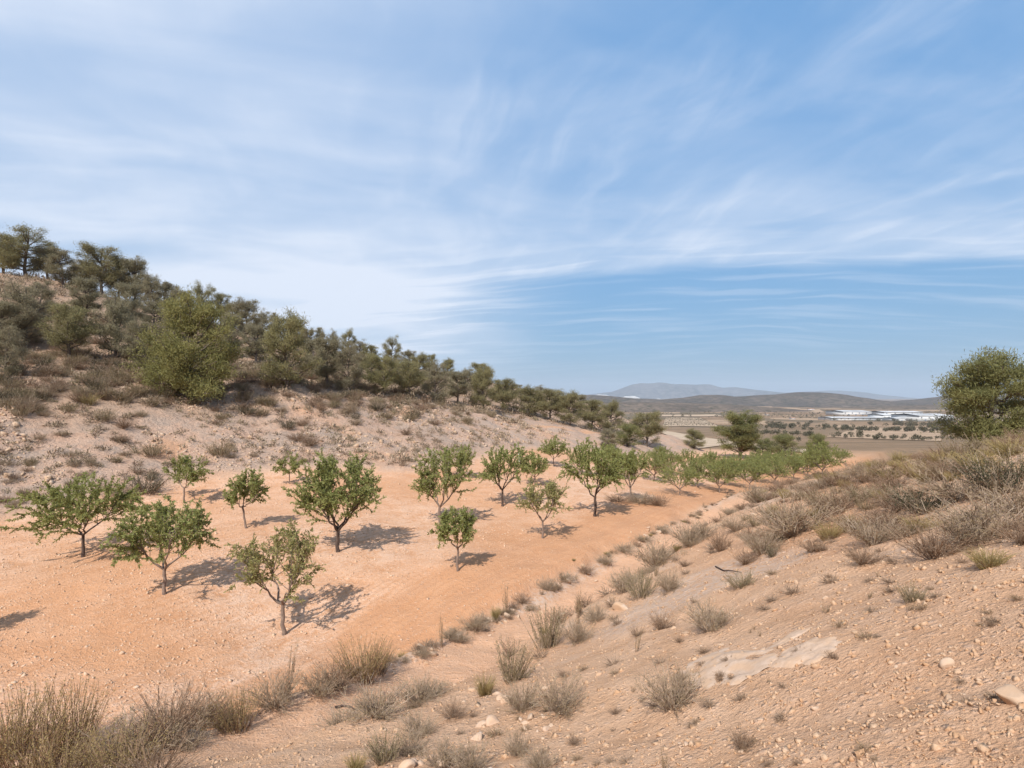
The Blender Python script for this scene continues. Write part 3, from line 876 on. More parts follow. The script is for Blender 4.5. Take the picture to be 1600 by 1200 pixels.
GN = {'SK': 'pines along the skyline', 'SL': 'pines on the hillside', 'SP': 'pines on the hillside spur', None: None}
VLOOK = {0: 'open olive ', 1: 'dull grey-green ', 2: 'low-skirted bushy ', 3: 'slim leaning ', 4: 'broad-headed ', 5: 'thin-crowned dull '}
ORD = ['second', 'third', 'fourth', 'fifth', 'sixth', 'seventh', 'eighth', 'ninth', 'tenth', 'eleventh', 'twelfth', 'thirteenth', 'fourteenth',
       'fifteenth', 'sixteenth', 'seventeenth', 'eighteenth', 'nineteenth', 'twentieth'] + [f'twenty-{k}' for k in ('first', 'second', 'third', 'fourth', 'fifth', 'sixth', 'seventh', 'eighth', 'ninth')]
SKS = sorted(a[0] for a in PINES if a[6] == 'SK')
SKL = {px: (f'{ORD[i - 1]} pine down the skyline from the spreading one at its summit' if i else 'spreading pine at the summit of the wooded skyline') for i, px in enumerate(SKS)}
fpn = hits([(a[0], a[1]) for a in PINES], y0=6, y1=260)
for i, (a, p) in enumerate(zip(PINES, fpn)):
    y = p[1]
    h, w = (a[1] - a[2]) / F_PX * y, a[3] / F_PX * y
    if a[4] == 'R':                                   # stands a little behind the crest
        p = np.array(at(1548, 694, 31.0)); p[2] = min(float(H(p[0], p[1])[0]), p[2] + 1.0)
        y = 31.0
        h, w = (HY - 553) / F_PX * y - p[2], a[3] / F_PX * y
    parts, hh, rr = {'B': (BIG, 7, 3.3), 'R': (RIGHT, 5.2, 2.6), 'M': (MIDP, 6.5, 2.3), 'D': (DARK, 5, 2.9)}.get(a[4]) or (PV[a[4]], 6.0, [2.6, 2.3, 2.9, 2.0, 2.7, 2.5][a[4]])
    s = h / hh
    sw = w / 2 / (rr * 1.05)
    put_pine(parts, (p[0], p[1], p[2] - 0.05), rnd.uniform(0, 6.28), (sw, sw, s), SKL[a[0]] if a[6] == 'SK' else (a[5] if not a[6] else VLOOK[a[4]] + a[5].split(' ', 1)[1]), GN[a[6]])
print('pine feet', [(a[0], a[1], round(float(p[1]), 1)) for a, p in zip(PINES, fpn)])
print('almond feet', [(a[0], a[1], round(float(p[1]), 1)) for a, p in zip(NEAR, fp)])


# ------------------------------------------------------------------ low plants
def ribbons(geo, P, W, rng):
    """P (n, m, 3): n thin blades through m points"""
    n, m, _ = P.shape
    T = P[:, -1] - P[:, 0]
    S = np.cross(T, rng.normal(size=(n, 3)))
    S /= np.linalg.norm(S, axis=1)[:, None] + 1e-9
    w = np.broadcast_to(np.asarray(W, float), (m,))
    V = np.stack([P - S[:, None] * w[None, :, None], P + S[:, None] * w[None, :, None]], 2)     # n, m, 2, 3
    b = (np.arange(n) * m * 2)[:, None] + np.arange(m - 1)[None] * 2
    Q = np.stack([b, b + 1, b + 3, b + 2], -1).reshape(-1, 4)
    geo.add(V.reshape(-1, 3), Q)


def arcs(rng, n, spread, droop, h=(0.6, 1.0), base=0.08, m=4, up=0.25):
    az = rng.uniform(0, 6.28, n)
    th = np.arccos(rng.uniform(math.cos(spread), 1, n))
    L = rng.uniform(h[0], h[1], n)
    d = np.stack([np.cos(az) * np.sin(th), np.sin(az) * np.sin(th), np.cos(th) + up], -1)
    d /= np.linalg.norm(d, axis=1)[:, None]
    b = np.stack([np.cos(az) * base, np.sin(az) * base, np.full(n, -0.06)], -1) * rng.uniform(0, 1, (n, 1))
    t = np.linspace(0, 1, m)[None, :, None]
    P = b[:, None] + d[:, None] * L[:, None, None] * t
    P[:, :, 2] -= (droop * (t[..., 0] ** 2) * L[:, None])
    P[:, 1:-1] += rng.normal(size=(n, m - 2, 3)) * 0.02
    return P


def along(rng, P, n, lo=0.3):
    i = rng.integers(0, len(P), n)
    m = P.shape[1]
    t = rng.uniform(lo, 1, n) * (m - 1)
    q = np.minimum(t.astype(int), m - 2)
    f = (t - q)[:, None]
    A, B = P[i, q], P[i, q + 1]
    return A * (1 - f) + B * f, (B - A) / (np.linalg.norm(B - A, axis=1)[:, None] + 1e-9)


def shrub(kind, seed):
    """a plant one unit high and about one unit wide: (stems mesh, foliage mesh)"""
    rng = np.random.default_rng(seed)
    st, fo = Geo(), Geo()
    if kind == 'grey':
        P = arcs(rng, 110, 1.3, 0.12, (0.4, 0.95))
        ribbons(st, P, np.linspace(0.007, 0.0035, 4), rng)
        S, D = along(rng, P, 800, 0.3)
        ln = rng.uniform(0.08, 0.26, 800)
        D = D + rng.normal(size=D.shape) * 0.55 + np.array([0, 0, 0.3])
        D /= np.linalg.norm(D, axis=1)[:, None]
        T = np.stack([S, S + D * ln[:, None] * 0.5, S + D * ln[:, None]], 1)
        ribbons(st, T, np.linspace(0.0036, 0.002, 3), rng)
        q, d = along(rng, T, 2600, 0.2)
        fo.leaves(q, d + rng.normal(size=d.shape) * 0.8, rng.uniform(0.016, 0.042, len(q)), 0.012, rng)
        return st.data('stems', M['twig_grey']), fo.data('foliage', M['sage'])
    if kind == 'bare':
        P = arcs(rng, 90, 1.15, 0.04, (0.4, 1.0))
        ribbons(st, P, np.linspace(0.006, 0.003, 4), rng)
        S, D = along(rng, P, 800, 0.25)
        D = D + rng.normal(size=D.shape) * 0.5
        D /= np.linalg.norm(D, axis=1)[:, None]
        ln = rng.uniform(0.07, 0.24, 800)
        T = np.stack([S, S + D * ln[:, None] * 0.5, S + D * ln[:, None]], 1)
        ribbons(st, T, np.linspace(0.0034, 0.002, 3), rng)
        q, d = along(rng, T, 1100, 0.2)
        fo.leaves(q, d + rng.normal(size=d.shape) * 0.8, rng.uniform(0.015, 0.04, len(q)), 0.011, rng)
        return st.data('stems', M['twig_brown']), fo.data('foliage', M['twig_grey'])
    if kind == 'broom':
        P = arcs(rng, 190, 0.9, 0.05, (0.4, 1.0), 0.22, 5, up=0.45)
        ribbons(st, P, np.linspace(0.006, 0.002, 5), rng)
        q, d = along(rng, P, 5200, 0.3)
        fo.leaves(q, d * 0.9 + rng.normal(size=d.shape) * 0.5, rng.uniform(0.014, 0.034, len(q)), 0.009, rng)
        return st.data('stems', M['twig_brown']), fo.data('foliage', M['broom'])
    if kind in ('rosemary', 'dark'):
        P = arcs(rng, 110, 0.95, 0.0, (0.45, 1.0), 0.25, up=0.4)
        ribbons(st, P, np.linspace(0.008, 0.003, 4), rng)
        q, d = along(rng, P, 4200, 0.18)
        fo.leaves(q, d * 0.8 + rng.normal(size=d.shape) * 0.55, rng.uniform(0.025, 0.06, len(q)), 0.012, rng)
        return st.data('stems', M['twig_grey']), fo.data('foliage', M['rosemary'] if kind == 'rosemary' else M['dark_green'])
    if kind == 'straw':
        P = arcs(rng, 330, 0.8, 0.28, (0.4, 1.0), 0.16, 5, up=0.5)
        ribbons(fo, P, np.linspace(0.007, 0.0025, 5), rng)
        P = arcs(rng, 60, 1.1, 0.2, (0.25, 0.5), 0.16)
        ribbons(st, P, np.linspace(0.010, 0.004, 4), rng)
        return st.data('stems', M['twig_grey']), fo.data('foliage', M['straw'])
    if kind == 'stalk':
        P = arcs(rng, 16, 0.38, -0.02, (0.5, 1.0), 0.12, 5, up=0.6)
        ribbons(st, P, np.linspace(0.010, 0.004, 5), rng)
        q, d = along(rng, P, 420, 0.15)
        fo.leaves(q, d * 0.9 + rng.normal(size=d.shape) * 0.5, rng.uniform(0.03, 0.07, len(q)), 0.017, rng)
        return st.data('stems', M['twig_brown']), fo.data('foliage', M['sage'])
    P = arcs(rng, 90, 1.45, 0.1, (0.3, 0.75), 0.2, up=0.1)        # cushion
    ribbons(st, P, np.linspace(0.012, 0.006, 4), rng)
    q, d = along(rng, P, 900, 0.35)
    fo.leaves(q, d + rng.normal(size=d.shape) * 0.7, rng.uniform(0.03, 0.07, len(q)), 0.02, rng)
    return st.data('stems', M['twig_brown']), fo.data('foliage', M['sage'] if seed % 2 else M['twig_grey'])


SH = {k: [shrub(k, 500 + 10 * i + j) for j in range(3)] for i, k in enumerate(('grey', 'bare', 'rosemary', 'dark', 'straw', 'stalk', 'cushion', 'broom'))}
KN = {'grey': ('grey_shrub', 'shrub'), 'bare': ('dry_bush', 'bush'), 'rosemary': ('rosemary_bush', 'bush'), 'dark': ('evergreen_bush', 'bush'),
      'straw': ('grass_tuft', 'grass tuft'), 'stalk': ('stalk_plant', 'plant'), 'cushion': ('cushion_plant', 'plant'), 'broom': ('broom_bush', 'bush')}


def put_shrub(kind, loc, w, h, label, group, r=rnd):
    st, fo = SH[kind][r.randrange(3)]
    t = empty(KN[kind][0], loc, r.uniform(0, 6.28), (w, w, h))
    t.rotation_euler = (r.gauss(0, .06), r.gauss(0, .06), r.uniform(0, 6.28))
    tag(t, label, KN[kind][1], group)
    obj('stems', st, t)
    obj('foliage', fo, t)
    return t


BW = {'broom': ('fine straw-brown broom bush', 'broom bushes'), 'grey': ('grey twiggy dome-shaped shrub', 'grey shrubs'),
      'bare': ('brown leafless dry bush', 'dry bushes'), 'rosemary': ('upright olive green bush', 'rosemary bushes'),
      'dark': ('dark evergreen bush', 'evergreen bushes'), 'straw': ('straw yellow grass tuft', 'grass tufts'),
      'stalk': ('thin upright stalk plant', 'stalk plants'), 'cushion': ('low cushion plant', 'cushion plants')}


def bank_label(kind, p, h):
    """what it is, how big, and which part of the bank it grows on"""
    e = float(edge_dist(np.array([p[0]]), np.array([p[1]]))[0])
    size = 'small' if h < .2 else 'knee-high' if h < .5 else 'tall'
    if e < 0.6:
        zone = 'on the terrace lip above the orchard'
    elif e < 4:
        zone = 'on the stony slope just above the wheel track'
    elif p[0] > 8:
        zone = 'in the brush on the crest by the bank pine'
    else:
        zone = 'on the open stony slope around the rock slabs'
    return f'{size} {BW[kind][0]} {zone}', BW[kind][1] + ' on the bank'


# foot px, py, height px, width px, kind, own label
BUSH = [
    (1110, 986, 58, 74, 'grey', 'dark grey domed shrub just above the flat pale rock slab'),
    (1050, 1106, 80, 84, 'grey', 'loose airy grey shrub just below the flat pale rock slab'),
    (876, 1112, 68, 76, 'grey', 'broad grey shrub growing beside the white broken rock'),
    (815, 1110, 58, 56, 'grey', 'grey shrub rooted in the white broken rock'),
    (757, 1086, 50, 44, 'straw', 'stiff yellowish tuft beside the rosemary above the white broken rock'),
    (800, 1064, 64, 62, 'rosemary', 'rosemary bush above the white broken rock'),
    (370, 1142, 74, 78, 'broom', 'thick olive bush on the stony terrace lip, beside grey brush'),
    (430, 1104, 62, 80, 'grey', None), (450, 1088, 100, 26, 'stalk', 'tall thin dead stalk sticking up from the brush on the terrace lip'),
    (565, 1064, 72, 84, 'broom', 'tall straw-coloured grass clump on the terrace lip'), (592, 1052, 56, 44, 'broom', None), (528, 1076, 56, 70, 'bare', None),
    (500, 1086, 50, 60, 'grey', None), (45, 1225, 160, 130, 'broom', 'tallest yellowish bush at the lower end of the terrace lip'),
    (112, 1180, 125, 90, 'broom', None), (190, 1225, 100, 130, 'broom', None), (10, 1180, 90, 110, 'broom', None), (215, 1180, 80, 120, 'grey', None),
    (262, 1160, 90, 100, 'bare', None), (300, 1136, 62, 76, 'grey', None), (330, 1130, 48, 60, 'bare', None), (160, 1200, 70, 90, 'broom', None),
    (90, 1240, 110, 130, 'broom', None), (240, 1225, 70, 110, 'bare', None), (285, 1170, 46, 70, 'grey', None),
    (690, 1010, 48, 22, 'stalk', None), (790, 962, 50, 28, 'stalk', None), (774, 968, 30, 22, 'straw', None), (742, 984, 28, 48, 'grey', None),
    (720, 1004, 20, 34, 'grey', None), (855, 922, 26, 26, 'grey', None), (885, 908, 18, 34, 'grey', None), (915, 896, 18, 30, 'bare', None),
    (945, 880, 16, 30, 'grey', None), (975, 862, 16, 28, 'grey', None), (660, 1026, 18, 30, 'grey', None), (815, 942, 18, 30, 'bare', None),
    (1005, 846, 14, 26, 'grey', None), (1035, 832, 14, 24, 'grey', None),
    (855, 1012, 68, 56, 'rosemary', None), (902, 1004, 50, 46, 'grey', None), (903, 966, 46, 24, 'stalk', None), (930, 970, 28, 40, 'grey', None),
    (1025, 886, 54, 76, 'grey', None), (1000, 934, 46, 52, 'rosemary', None), (1045, 924, 42, 40, 'grey', None), (1034, 984, 34, 42, 'bare', None),
    (995, 1018, 44, 22, 'stalk', None), (960, 1038, 18, 34, 'cushion', None), (975, 925, 40, 50, 'grey', None), (1075, 852, 46, 50, 'grey', None),
    (1125, 862, 42, 36, 'bare', None), (1100, 840, 34, 46, 'grey', None), (1190, 866, 52, 66, 'grey', None), (1165, 882, 30, 40, 'bare', None),
    (1206, 870, 18, 20, 'dark', 'tiny bright green sprig between grey shrubs'), (1240, 836, 74, 116, 'grey', 'widest sprawling grey shrub on the stony shoulder of the bank'),
    (1310, 802, 46, 76, 'bare', None), (1365, 852, 60, 96, 'grey', None), (1348, 882, 36, 56, 'bare', None), (1460, 872, 62, 104, 'bare', None),
    (1505, 848, 62, 90, 'grey', None), (1545, 832, 74, 130, 'grey', None), (1545, 886, 46, 76, 'straw', None), (1300, 910, 22, 38, 'cushion', None),
    (1425, 940, 32, 40, 'rosemary', None), (1355, 997, 24, 28, 'cushion', None), (1240, 927, 26, 34, 'cushion', None), (1160, 1092, 22, 28, 'cushion', None),
    (1160, 1172, 44, 40, 'bare', None), (1040, 1215, 60, 34, 'stalk', None), (655, 1152, 42, 60, 'grey', None), (708, 1122, 32, 46, 'bare', None),
    (600, 1190, 50, 60, 'rosemary', None), (735, 1205, 60, 64, 'grey', None), (810, 1180, 46, 40, 'grey', None), (842, 1202, 44, 50, 'grey', None),
    (640, 1180, 40, 60, 'grey', None), (690, 1200, 50, 60, 'grey', None), (585, 1112, 22, 42, 'bare', 'low reddish dry bush beside a fallen twig'), (555, 1205, 40, 46, 'straw', None), (775, 1150, 24, 34, 'cushion', None),
    (1400, 800, 40, 90, 'bare', None), (1440, 800, 44, 90, 'dark', None), (1500, 780, 50, 100, 'grey', None), (1560, 770, 60, 110, 'dark', 'dark evergreen thicket at the crest, under the bank pine'),
    (1590, 745, 50, 110, 'rosemary', None), (1530, 735, 44, 90, 'straw', None), (1470, 750, 40, 80, 'grey', None), (1430, 745, 36, 70, 'straw', None),
    (1390, 750, 34, 70, 'bare', None), (1350, 752, 34, 60, 'grey', None), (1310, 758, 30, 56, 'bare', None), (1280, 765, 26, 50, 'grey', None),
    (1180, 785, 36, 46, 'grey', None), (1215, 770, 24, 40, 'bare', None), (1250, 780, 24, 44, 'grey', None), (1590, 800, 60, 110, 'grey', None),
    (1500, 720, 34, 60, 'rosemary', None), (1540, 712, 34, 70, 'rosemary', None), (1580, 712, 40, 80, 'straw', None), (1475, 730, 36, 60, 'straw', None),
    (1330, 830, 36, 60, 'bare', None), (1270, 862, 26, 46, 'bare', None), (1150, 830, 30, 40, 'grey', None), (1600, 850, 50, 90, 'bare', None),
    (1440, 830, 36, 70, 'straw', None), (1410, 840, 30, 50, 'grey', None),
]
fb = hits([(min(a[0], 1598), min(a[1], 1560)) for a in BUSH])
for a, p in zip(BUSH, fb):
    y = p[1]
    k = y / F_PX
    lab, grp = bank_label(a[4], p, a[2] * k)
    put_shrub(a[4], (p[0], p[1], p[2] - 0.01), a[3] * k * 0.95, a[2] * k * 1.1, a[5] or lab, None if a[5] else grp)

# thin random growth: cushions over the bank, taller brush along the crest and the terrace lip
rs = random.Random(77)
pix = [(rs.uniform(560, 1600), rs.uniform(770, 1200)) for _ in range(230)]
pp = hits(pix)
ed = edge_dist(pp[:, 0], pp[:, 1])
for (px, py), p, e in zip(pix, pp, ed):
    if e < 0.2 or (py > 980 and px > 1250 and rs.random() < 0.75):
        continue
    if 0.4 < e < 2.1:
        continue
    s = rs.uniform(8, 20) * p[1] / F_PX
    kd = rs.choice(['cushion', 'cushion', 'cushion', 'bare', 'stalk'])
    put_shrub(kd, (p[0], p[1], p[2]), s * 1.5, s * 0.9, *bank_label(kd, p, s), rs)
for i in range(330):
    px = rs.uniform(1150, 1640)
    yy = rs.uniform(8, 34)
    x = (px - CX) / F_PX * yy
    if edge_dist(np.array([x]), np.array([yy]))[0] < 2.5 or rs.random() < (1480 - px) / 520 or (yy < 11 and rs.random() < .6):
        continue
    kd = rs.choice(['grey', 'bare', 'straw', 'rosemary', 'bare'])
    s = rs.uniform(0.25, 0.62)
    put_shrub(kd, (x, yy, float(H(x, yy)[0]) - 0.02), s * 1.4, s * (1.15 if kd == 'straw' else .8), *bank_label(kd, (x, yy), s), rs)
for i in range(170):                                      # along the lip, and a looser line above the track
    t = rs.uniform(0.26, 0.85)
    f = t * (len(EDGE) - 3)
    q = int(f)
    a, b = EDGE[q], EDGE[q + 1]
    c = a + (b - a) * (f - q) + np.array([rs.gauss(0.1, .15), rs.gauss(-0.05, .15)])
    up_ = i % 3 == 0
    if up_:
        nv = np.array([(b - a)[1], -(b - a)[0]]) / np.hypot(*(b - a))
        c = c + nv * rs.uniform(2.1, 3.6)
    if abs(c[1]) > 40:
        continue
    kd = rs.choice(['grey', 'grey', 'bare', 'cushion', 'stalk', 'straw'])
    s = rs.uniform(0.25, 0.5) if up_ else rs.uniform(0.10, 0.32)
    put_shrub(kd, (c[0], c[1], float(H(c[0], c[1])[0]) - 0.02), s * 1.4, s, *bank_label(kd, c, s), rs)

# dry bushes on the orchard soil and at the hillside foot
for a in [(965, 784, 18, 40, 'bare', 'low rust brown bush on the orchard soil, first of three in line'), (1000, 786, 22, 46, 'grey', 'grey brown bush on the orchard soil, second of three in line'),
          (1028, 790, 24, 40, 'bare', 'brown bush on the orchard soil, last of three in line'), (228, 770, 36, 54, 'dark', 'dark green bush at the orchard border beside the slim almond tree'),
          (190, 775, 30, 60, 'grey', 'grey brush behind the dark green bush at the orchard border'), (140, 633, 30, 34, 'straw', 'yellow-green tuft standing alone on the pale slope'),
          (345, 712, 30, 40, 'rosemary', 'green bush on white stones at the hillside foot')]:
    p = hits([(a[0], a[1])])[0]
    k = p[1] / F_PX
    put_shrub(a[4], (p[0], p[1], p[2] - 0.02), a[3] * k, a[2] * k, a[5], None)

# the hillside: every bush near enough to count, the rest as one cover
rs = random.Random(9)
cand = np.array([((rs.uniform(-80, 1010) - CX) / F_PX, rs.uniform(0, 1) ** 0.62 * 105 + 24) for _ in range(9500)])
cand = np.concatenate([cand, [((rs.uniform(-80, 1010) - CX) / F_PX, rs.uniform(24, 62)) for _ in range(5000)]])
cx, cy = cand[:, 0] * cand[:, 1], cand[:, 1]
cz, mk = land(cx, cy)
up = cz - ORCHZ(cx, cy)
wl = 3.4 + fbm(cx, cy, 6, 2, 141) * 3.2
wl = wl + np.random.default_rng(2).normal(size=len(cx)) * 1.3
dens = np.where(up > wl, 0.62, 0.62) * (0.35 + 1.6 * np.clip(0.5 + fbm(cx, cy, 7, 3, 140), 0, 1))
keep = (mk['hill'] > 0.75) & (mk['bank'] < 0.1) & (up > 0.25) & (np.array([rs.random() for _ in cx]) < dens)
hx, hy, hz, hu, hw = cx[keep], cy[keep], cz[keep], up[keep], (up > wl)[keep]
size = np.where(hw, 0.60, 0.30) * np.random.default_rng(4).uniform(0.45, 1.5, len(hx))
vis = size / hy
order = np.argsort(-vis)
HK = {'grey': ('grey shrub', 'grey shrubs on the hillside'),
      'bare': ('brown dry bush', 'dry bushes on the hillside'),
      'rosemary': ('dull green rosemary bush', 'rosemary bushes on the hillside'),
      'dark': ('dark evergreen bush', 'evergreen bushes on the hillside')}
cnt = {}
rest = []
for n_, i in enumerate(order):
    kd = rs.choices(['grey', 'bare', 'rosemary', 'dark'], [3, 4, 2.2, 0.6] if not hw[i] else [2, 4, 3, 1])[0]
    if cnt.get(kd, 0) >= {'grey': 190, 'bare': 200, 'rosemary': 190, 'dark': 60}[kd]:
        rest.append(i)
        continue
    cnt[kd] = cnt.get(kd, 0) + 1
    put_shrub(kd, (hx[i], hy[i], hz[i] - 0.03), size[i] * rs.uniform(1.2, 1.7), size[i], f"{'small' if size[i] < .45 else 'waist-high'} {HK[kd][0]} {'among the hillside pines' if hw[i] else 'on the bare pale slope above the orchard'}", HK[kd][1], rs)
rest = np.array(rest[:3200])
g_ = Geo()
rg = np.random.default_rng(8)
for i in rest:
    s = size[i] * 1.05
    n = 46 if hy[i] < 70 else 30
    U = rg.normal(size=(n, 3))
    U /= np.linalg.norm(U, axis=1)[:, None]
    U[:, 2] = np.abs(U[:, 2])
    P = np.array([hx[i], hy[i], hz[i] - 0.02]) + U * np.array([0.75, 0.75, 0.75]) * s * rg.uniform(0.15, 1, (n, 1))
    g_.leaves(P, U + rg.normal(size=(n, 3)) * .5 + np.array([0, 0, .3]), s * rg.uniform(.22, .5, n), s * 0.12, rg)
m, g = material('hillside_undergrowth')
pos = g.n('ShaderNodeNewGeometry').outputs['Position']
uc = g.mix(g.ramp(g.noise(pos, 0.45, 3), 0.35, 0.65), (0.26, 0.18, 0.12), (0.21, 0.17, 0.095))
finish(g, g.mix(g.ramp(g.noise(pos, 2.5, 2), 0.4, 0.65), uc, (0.36, 0.27, 0.19)), 0.95, transl=0.1)
tag(obj('undergrowth', g_.data('undergrowth', m)), 'brown scrubby undergrowth covering the wooded hillside between the pines', 'undergrowth', kind='stuff')
print('hill bushes', cnt, len(rest))

# ------------------------------------------------------------------ stones
import bmesh


def rock_data(name, seed, mat, cuts=11, sub=3):
    rng = np.random.default_rng(seed)
    bm = bmesh.new()
    bmesh.ops.create_icosphere(bm, subdivisions=sub, radius=0.6)
    V = np.array([v.co[:] for v in bm.verts])
    F = np.array([[v.index for v in f.verts] for f in bm.faces])
    bm.free()
    for c in range(cuts):
        n = rng.normal(size=3)
        n /= np.linalg.norm(n)
        d = rng.uniform(0.29, 0.45)
        over = np.maximum(V @ n - d, 0)
        V = V - over[:, None] * n[None]
    V *= np.array([1.0, rng.uniform(.65, .95), rng.uniform(.5, .8)])
    V += rng.normal(size=V.shape) * 0.004
    return mesh_data(name, V, F, mat)


RK = [rock_data('stone', 700 + i, M['stone']) for i in range(6)]
WR = [rock_data('pale_stone', 720 + i, M['bedrock'], 7, 3) for i in range(3)]


def put_stone(x, y, s, label, group, data, name='stone', sink=0.25, z=None):
    o = bpy.data.objects.new(name, data)
    zz = float(H(x, y)[0]) if z is None else z
    o.location = (x, y, zz + s * (0.3 - sink))
    o.rotation_euler = (rs.gauss(0, .35), rs.gauss(0, .35), rs.uniform(0, 6.28))
    o.scale = (s, s, s)
    link(o)
    return tag(o, label, 'stone', group)


for px, py, w, d, lab in [(971, 952, 26, RK[1], 'rounded white stone among grey shrubs beside the wheel track'), (1580, 1092, 46, RK[2], 'largest angular orange-stained stone lying alone on the crumbly soil'),
                          (604, 1178, 22, RK[0], 'round white stone at the terrace lip below the thick olive bush'), (668 * 1.0, 1142, 0, None, None),
                          (1482, 1040, 22, RK[3], 'flat pale stone half sunk in the crumbly soil'), (1482, 1092, 16, RK[4], 'small blocky stone on the crumbly soil near the largest stone'),
                          (829, 1122, 16, RK[5], 'white stone just below the broken white rock')]:
    if d is None:
        continue
    p = hits([(px, py)])[0]
    put_stone(p[0], p[1], w * p[1] / F_PX * 1.05, lab, None, d)
pix = [(rs.uniform(240, 1600), rs.uniform(800, 1195)) for _ in range(330)]
pp = hits(pix)
ed = edge_dist(pp[:, 0], pp[:, 1])
n_st = 0
for (px, py), p, e in zip(pix, pp, ed):
    if e < -0.1 or n_st > 150:
        continue
    s = rs.choice([5, 6, 7, 8, 9, 12]) * p[1] / F_PX * rs.uniform(.8, 1.2)
    put_stone(p[0], p[1], s, 'loose limestone chunk lying on the crumbly soil of the near bank', 'loose stones on the bank', rs.choice(RK), sink=.32)
    n_st += 1
for i in range(70):                                           # rubble of the terrace lip
    t = rs.uniform(2.4, 7.3)
    q = int(t)
    c = EDGE[q] + (EDGE[q + 1] - EDGE[q]) * (t - q) + np.array([rs.gauss(0.1, .25), rs.gauss(-.1, .25)])
    put_stone(c[0], c[1], rs.uniform(.08, .24), 'pale rubble stone of the terrace lip above the orchard', 'rubble stones on the terrace lip', rs.choice(RK))
for i in range(24):
    px, py = rs.gauss(800, 42), rs.gauss(1112, 16)
    if i > 13:
        px, py = rs.gauss(690, 42), rs.gauss(1190, 14)
    p = hits([(px, py)])[0]
    put_stone(p[0], p[1], rs.uniform(10, 28) * p[1] / F_PX, 'whitish broken rock lump in the outcrop under grey shrubs', 'broken white rocks', rs.choice(WR), 'broken_rock', .3)


def slab(px, py, wx, wy, rot, label, seed):
    p = hits([(px, py)])[0]
    n = 36
    a = np.linspace(-1.15, 1.15, n)
    A, B = np.meshgrid(a, a)
    ax, ay = wx * p[1] / F_PX / 2, wy * p[1] / F_PX * 1.4
    X = p[0] + A * ax * math.cos(rot) - B * ay * math.sin(rot)
    Y = p[1] + A * ax * math.sin(rot) + B * ay * math.cos(rot)
    R = np.sqrt(A ** 2 + B ** 2) + fbm(A, B, .5, 3, seed) * 0.6
    Z = H(X.ravel(), Y.ravel()).reshape(X.shape) + np.clip(0.022 * (1 - np.maximum(R, 0) ** 2.2), -0.06, 1) + fbm(X, Y, .16, 4, seed + 1) * 0.03
    V = np.stack([X, Y, Z], -1).reshape(-1, 3) - p
    i, j = np.meshgrid(np.arange(n - 1), np.arange(n - 1), indexing='ij')
    q = i * n + j
    o = obj('rock_slab', mesh_data('rock_slab', V, np.stack([q, q + 1, q + n + 1, q + n], -1).reshape(-1, 4), M['bedrock'], True))
    o.location = p
    tag(o, label, 'rock')


slab(1132, 1034, 104, 60, .1, 'flat pale grey rock slab flush with the soil, the broader of two', 801)
slab(1262, 1020, 100, 26, .35, 'narrow pale rock slab flush with the soil beside the broader one', 802)
slab(1232, 996, 90, 14, .25, 'thin sliver of pale rock showing above the narrow slab', 803)


def gravel(name, X, Y, S, label, mat):
    rng = np.random.default_rng(len(X))
    n = len(X)
    Z = H(X, Y)
    cube = np.array([[x, y, z] for z in (-.5, .5) for y in (-.5, .5) for x in (-.5, .5)])
    Q = np.array([[0, 2, 3, 1], [4, 5, 7, 6], [0, 1, 5, 4], [2, 6, 7, 3], [0, 4, 6, 2], [1, 3, 7, 5]])
    C = cube[None] * rng.uniform(.45, 1.1, (n, 8, 1)) + rng.normal(size=(n, 8, 3)) * .1
    C *= np.stack([np.ones(n), rng.uniform(.6, 1, n), rng.uniform(.4, .8, n)], -1)[:, None]
    R, _ = np.linalg.qr(rng.normal(size=(n, 3, 3)))
    C = np.einsum('nij,nkj->nki', R, C) * S[:, None, None]
    C += np.stack([X, Y, Z + S * 0.0], -1)[:, None]
    F = (np.arange(n)[:, None, None] * 8 + Q[None]).reshape(-1, 4)
    o = obj(name, mesh_data(name, C.reshape(-1, 3), F, mat))
    return tag(o, label, 'gravel', kind='stuff')


rg = np.random.default_rng(21)
n = 50000
yy = 1.4 * np.exp(rg.uniform(0, 1, n) * math.log(18 / 1.4))
xx = rg.uniform(-.98, .98, n) * yy
e = edge_dist(xx, yy)
tr_ = sstep(.3, .6, e) * (1 - sstep(1.7, 2.1, e)) * (yy > 7)
ok = (e > 0.05) & (rg.uniform(size=n) < (0.35 + 0.75 * np.clip(0.5 + 1.3 * fbm(xx, yy, 1.6, 3, 160) + 0.1 * xx, 0, 1)) * (1 - .75 * tr_))
xx, yy = xx[ok], yy[ok]
ss = np.exp(rg.normal(math.log(0.0115), .6, len(xx))) * (0.8 + 0.07 * yy)
gravel('gravel', xx, yy, np.clip(ss, .004, .06), 'small angular stones and clods strewn over the near bank', M['gravel'])
n = 38000
yy = rg.uniform(10, 40, n) ** 1.0
xx = rg.uniform(-.93, .35, n) * yy
zz, mk = land(xx, yy)
ok = (mk['orchard'] > .7) & (rg.uniform(size=n) < 0.12 + 1.0 * sstep(2.6, 5.0, -mk['edge'] + fbm(xx, yy, 3, 3, 90) * 2))
xx, yy = xx[ok], yy[ok]
gravel('gravel', xx, yy, np.clip(np.exp(rg.normal(math.log(.028), .5, len(xx))), .015, .11), 'pale stones worked up through the tilled orchard soil', M['pale_gravel'])
n = 22000
yy = rg.uniform(24, 66, n)
xx = rg.uniform(-.95, .1, n) * yy
zz, mk = land(xx, yy)
ok = (mk['hill'] > .6) & (fbm(xx, yy, 4, 3, 170) > -.02)
xx, yy = xx[ok], yy[ok]
gravel('rubble', xx, yy, np.clip(np.exp(rg.normal(math.log(.10), .55, len(xx))), .04, .4), 'pale broken stones scattered over the eroded hillside', M['stone'])


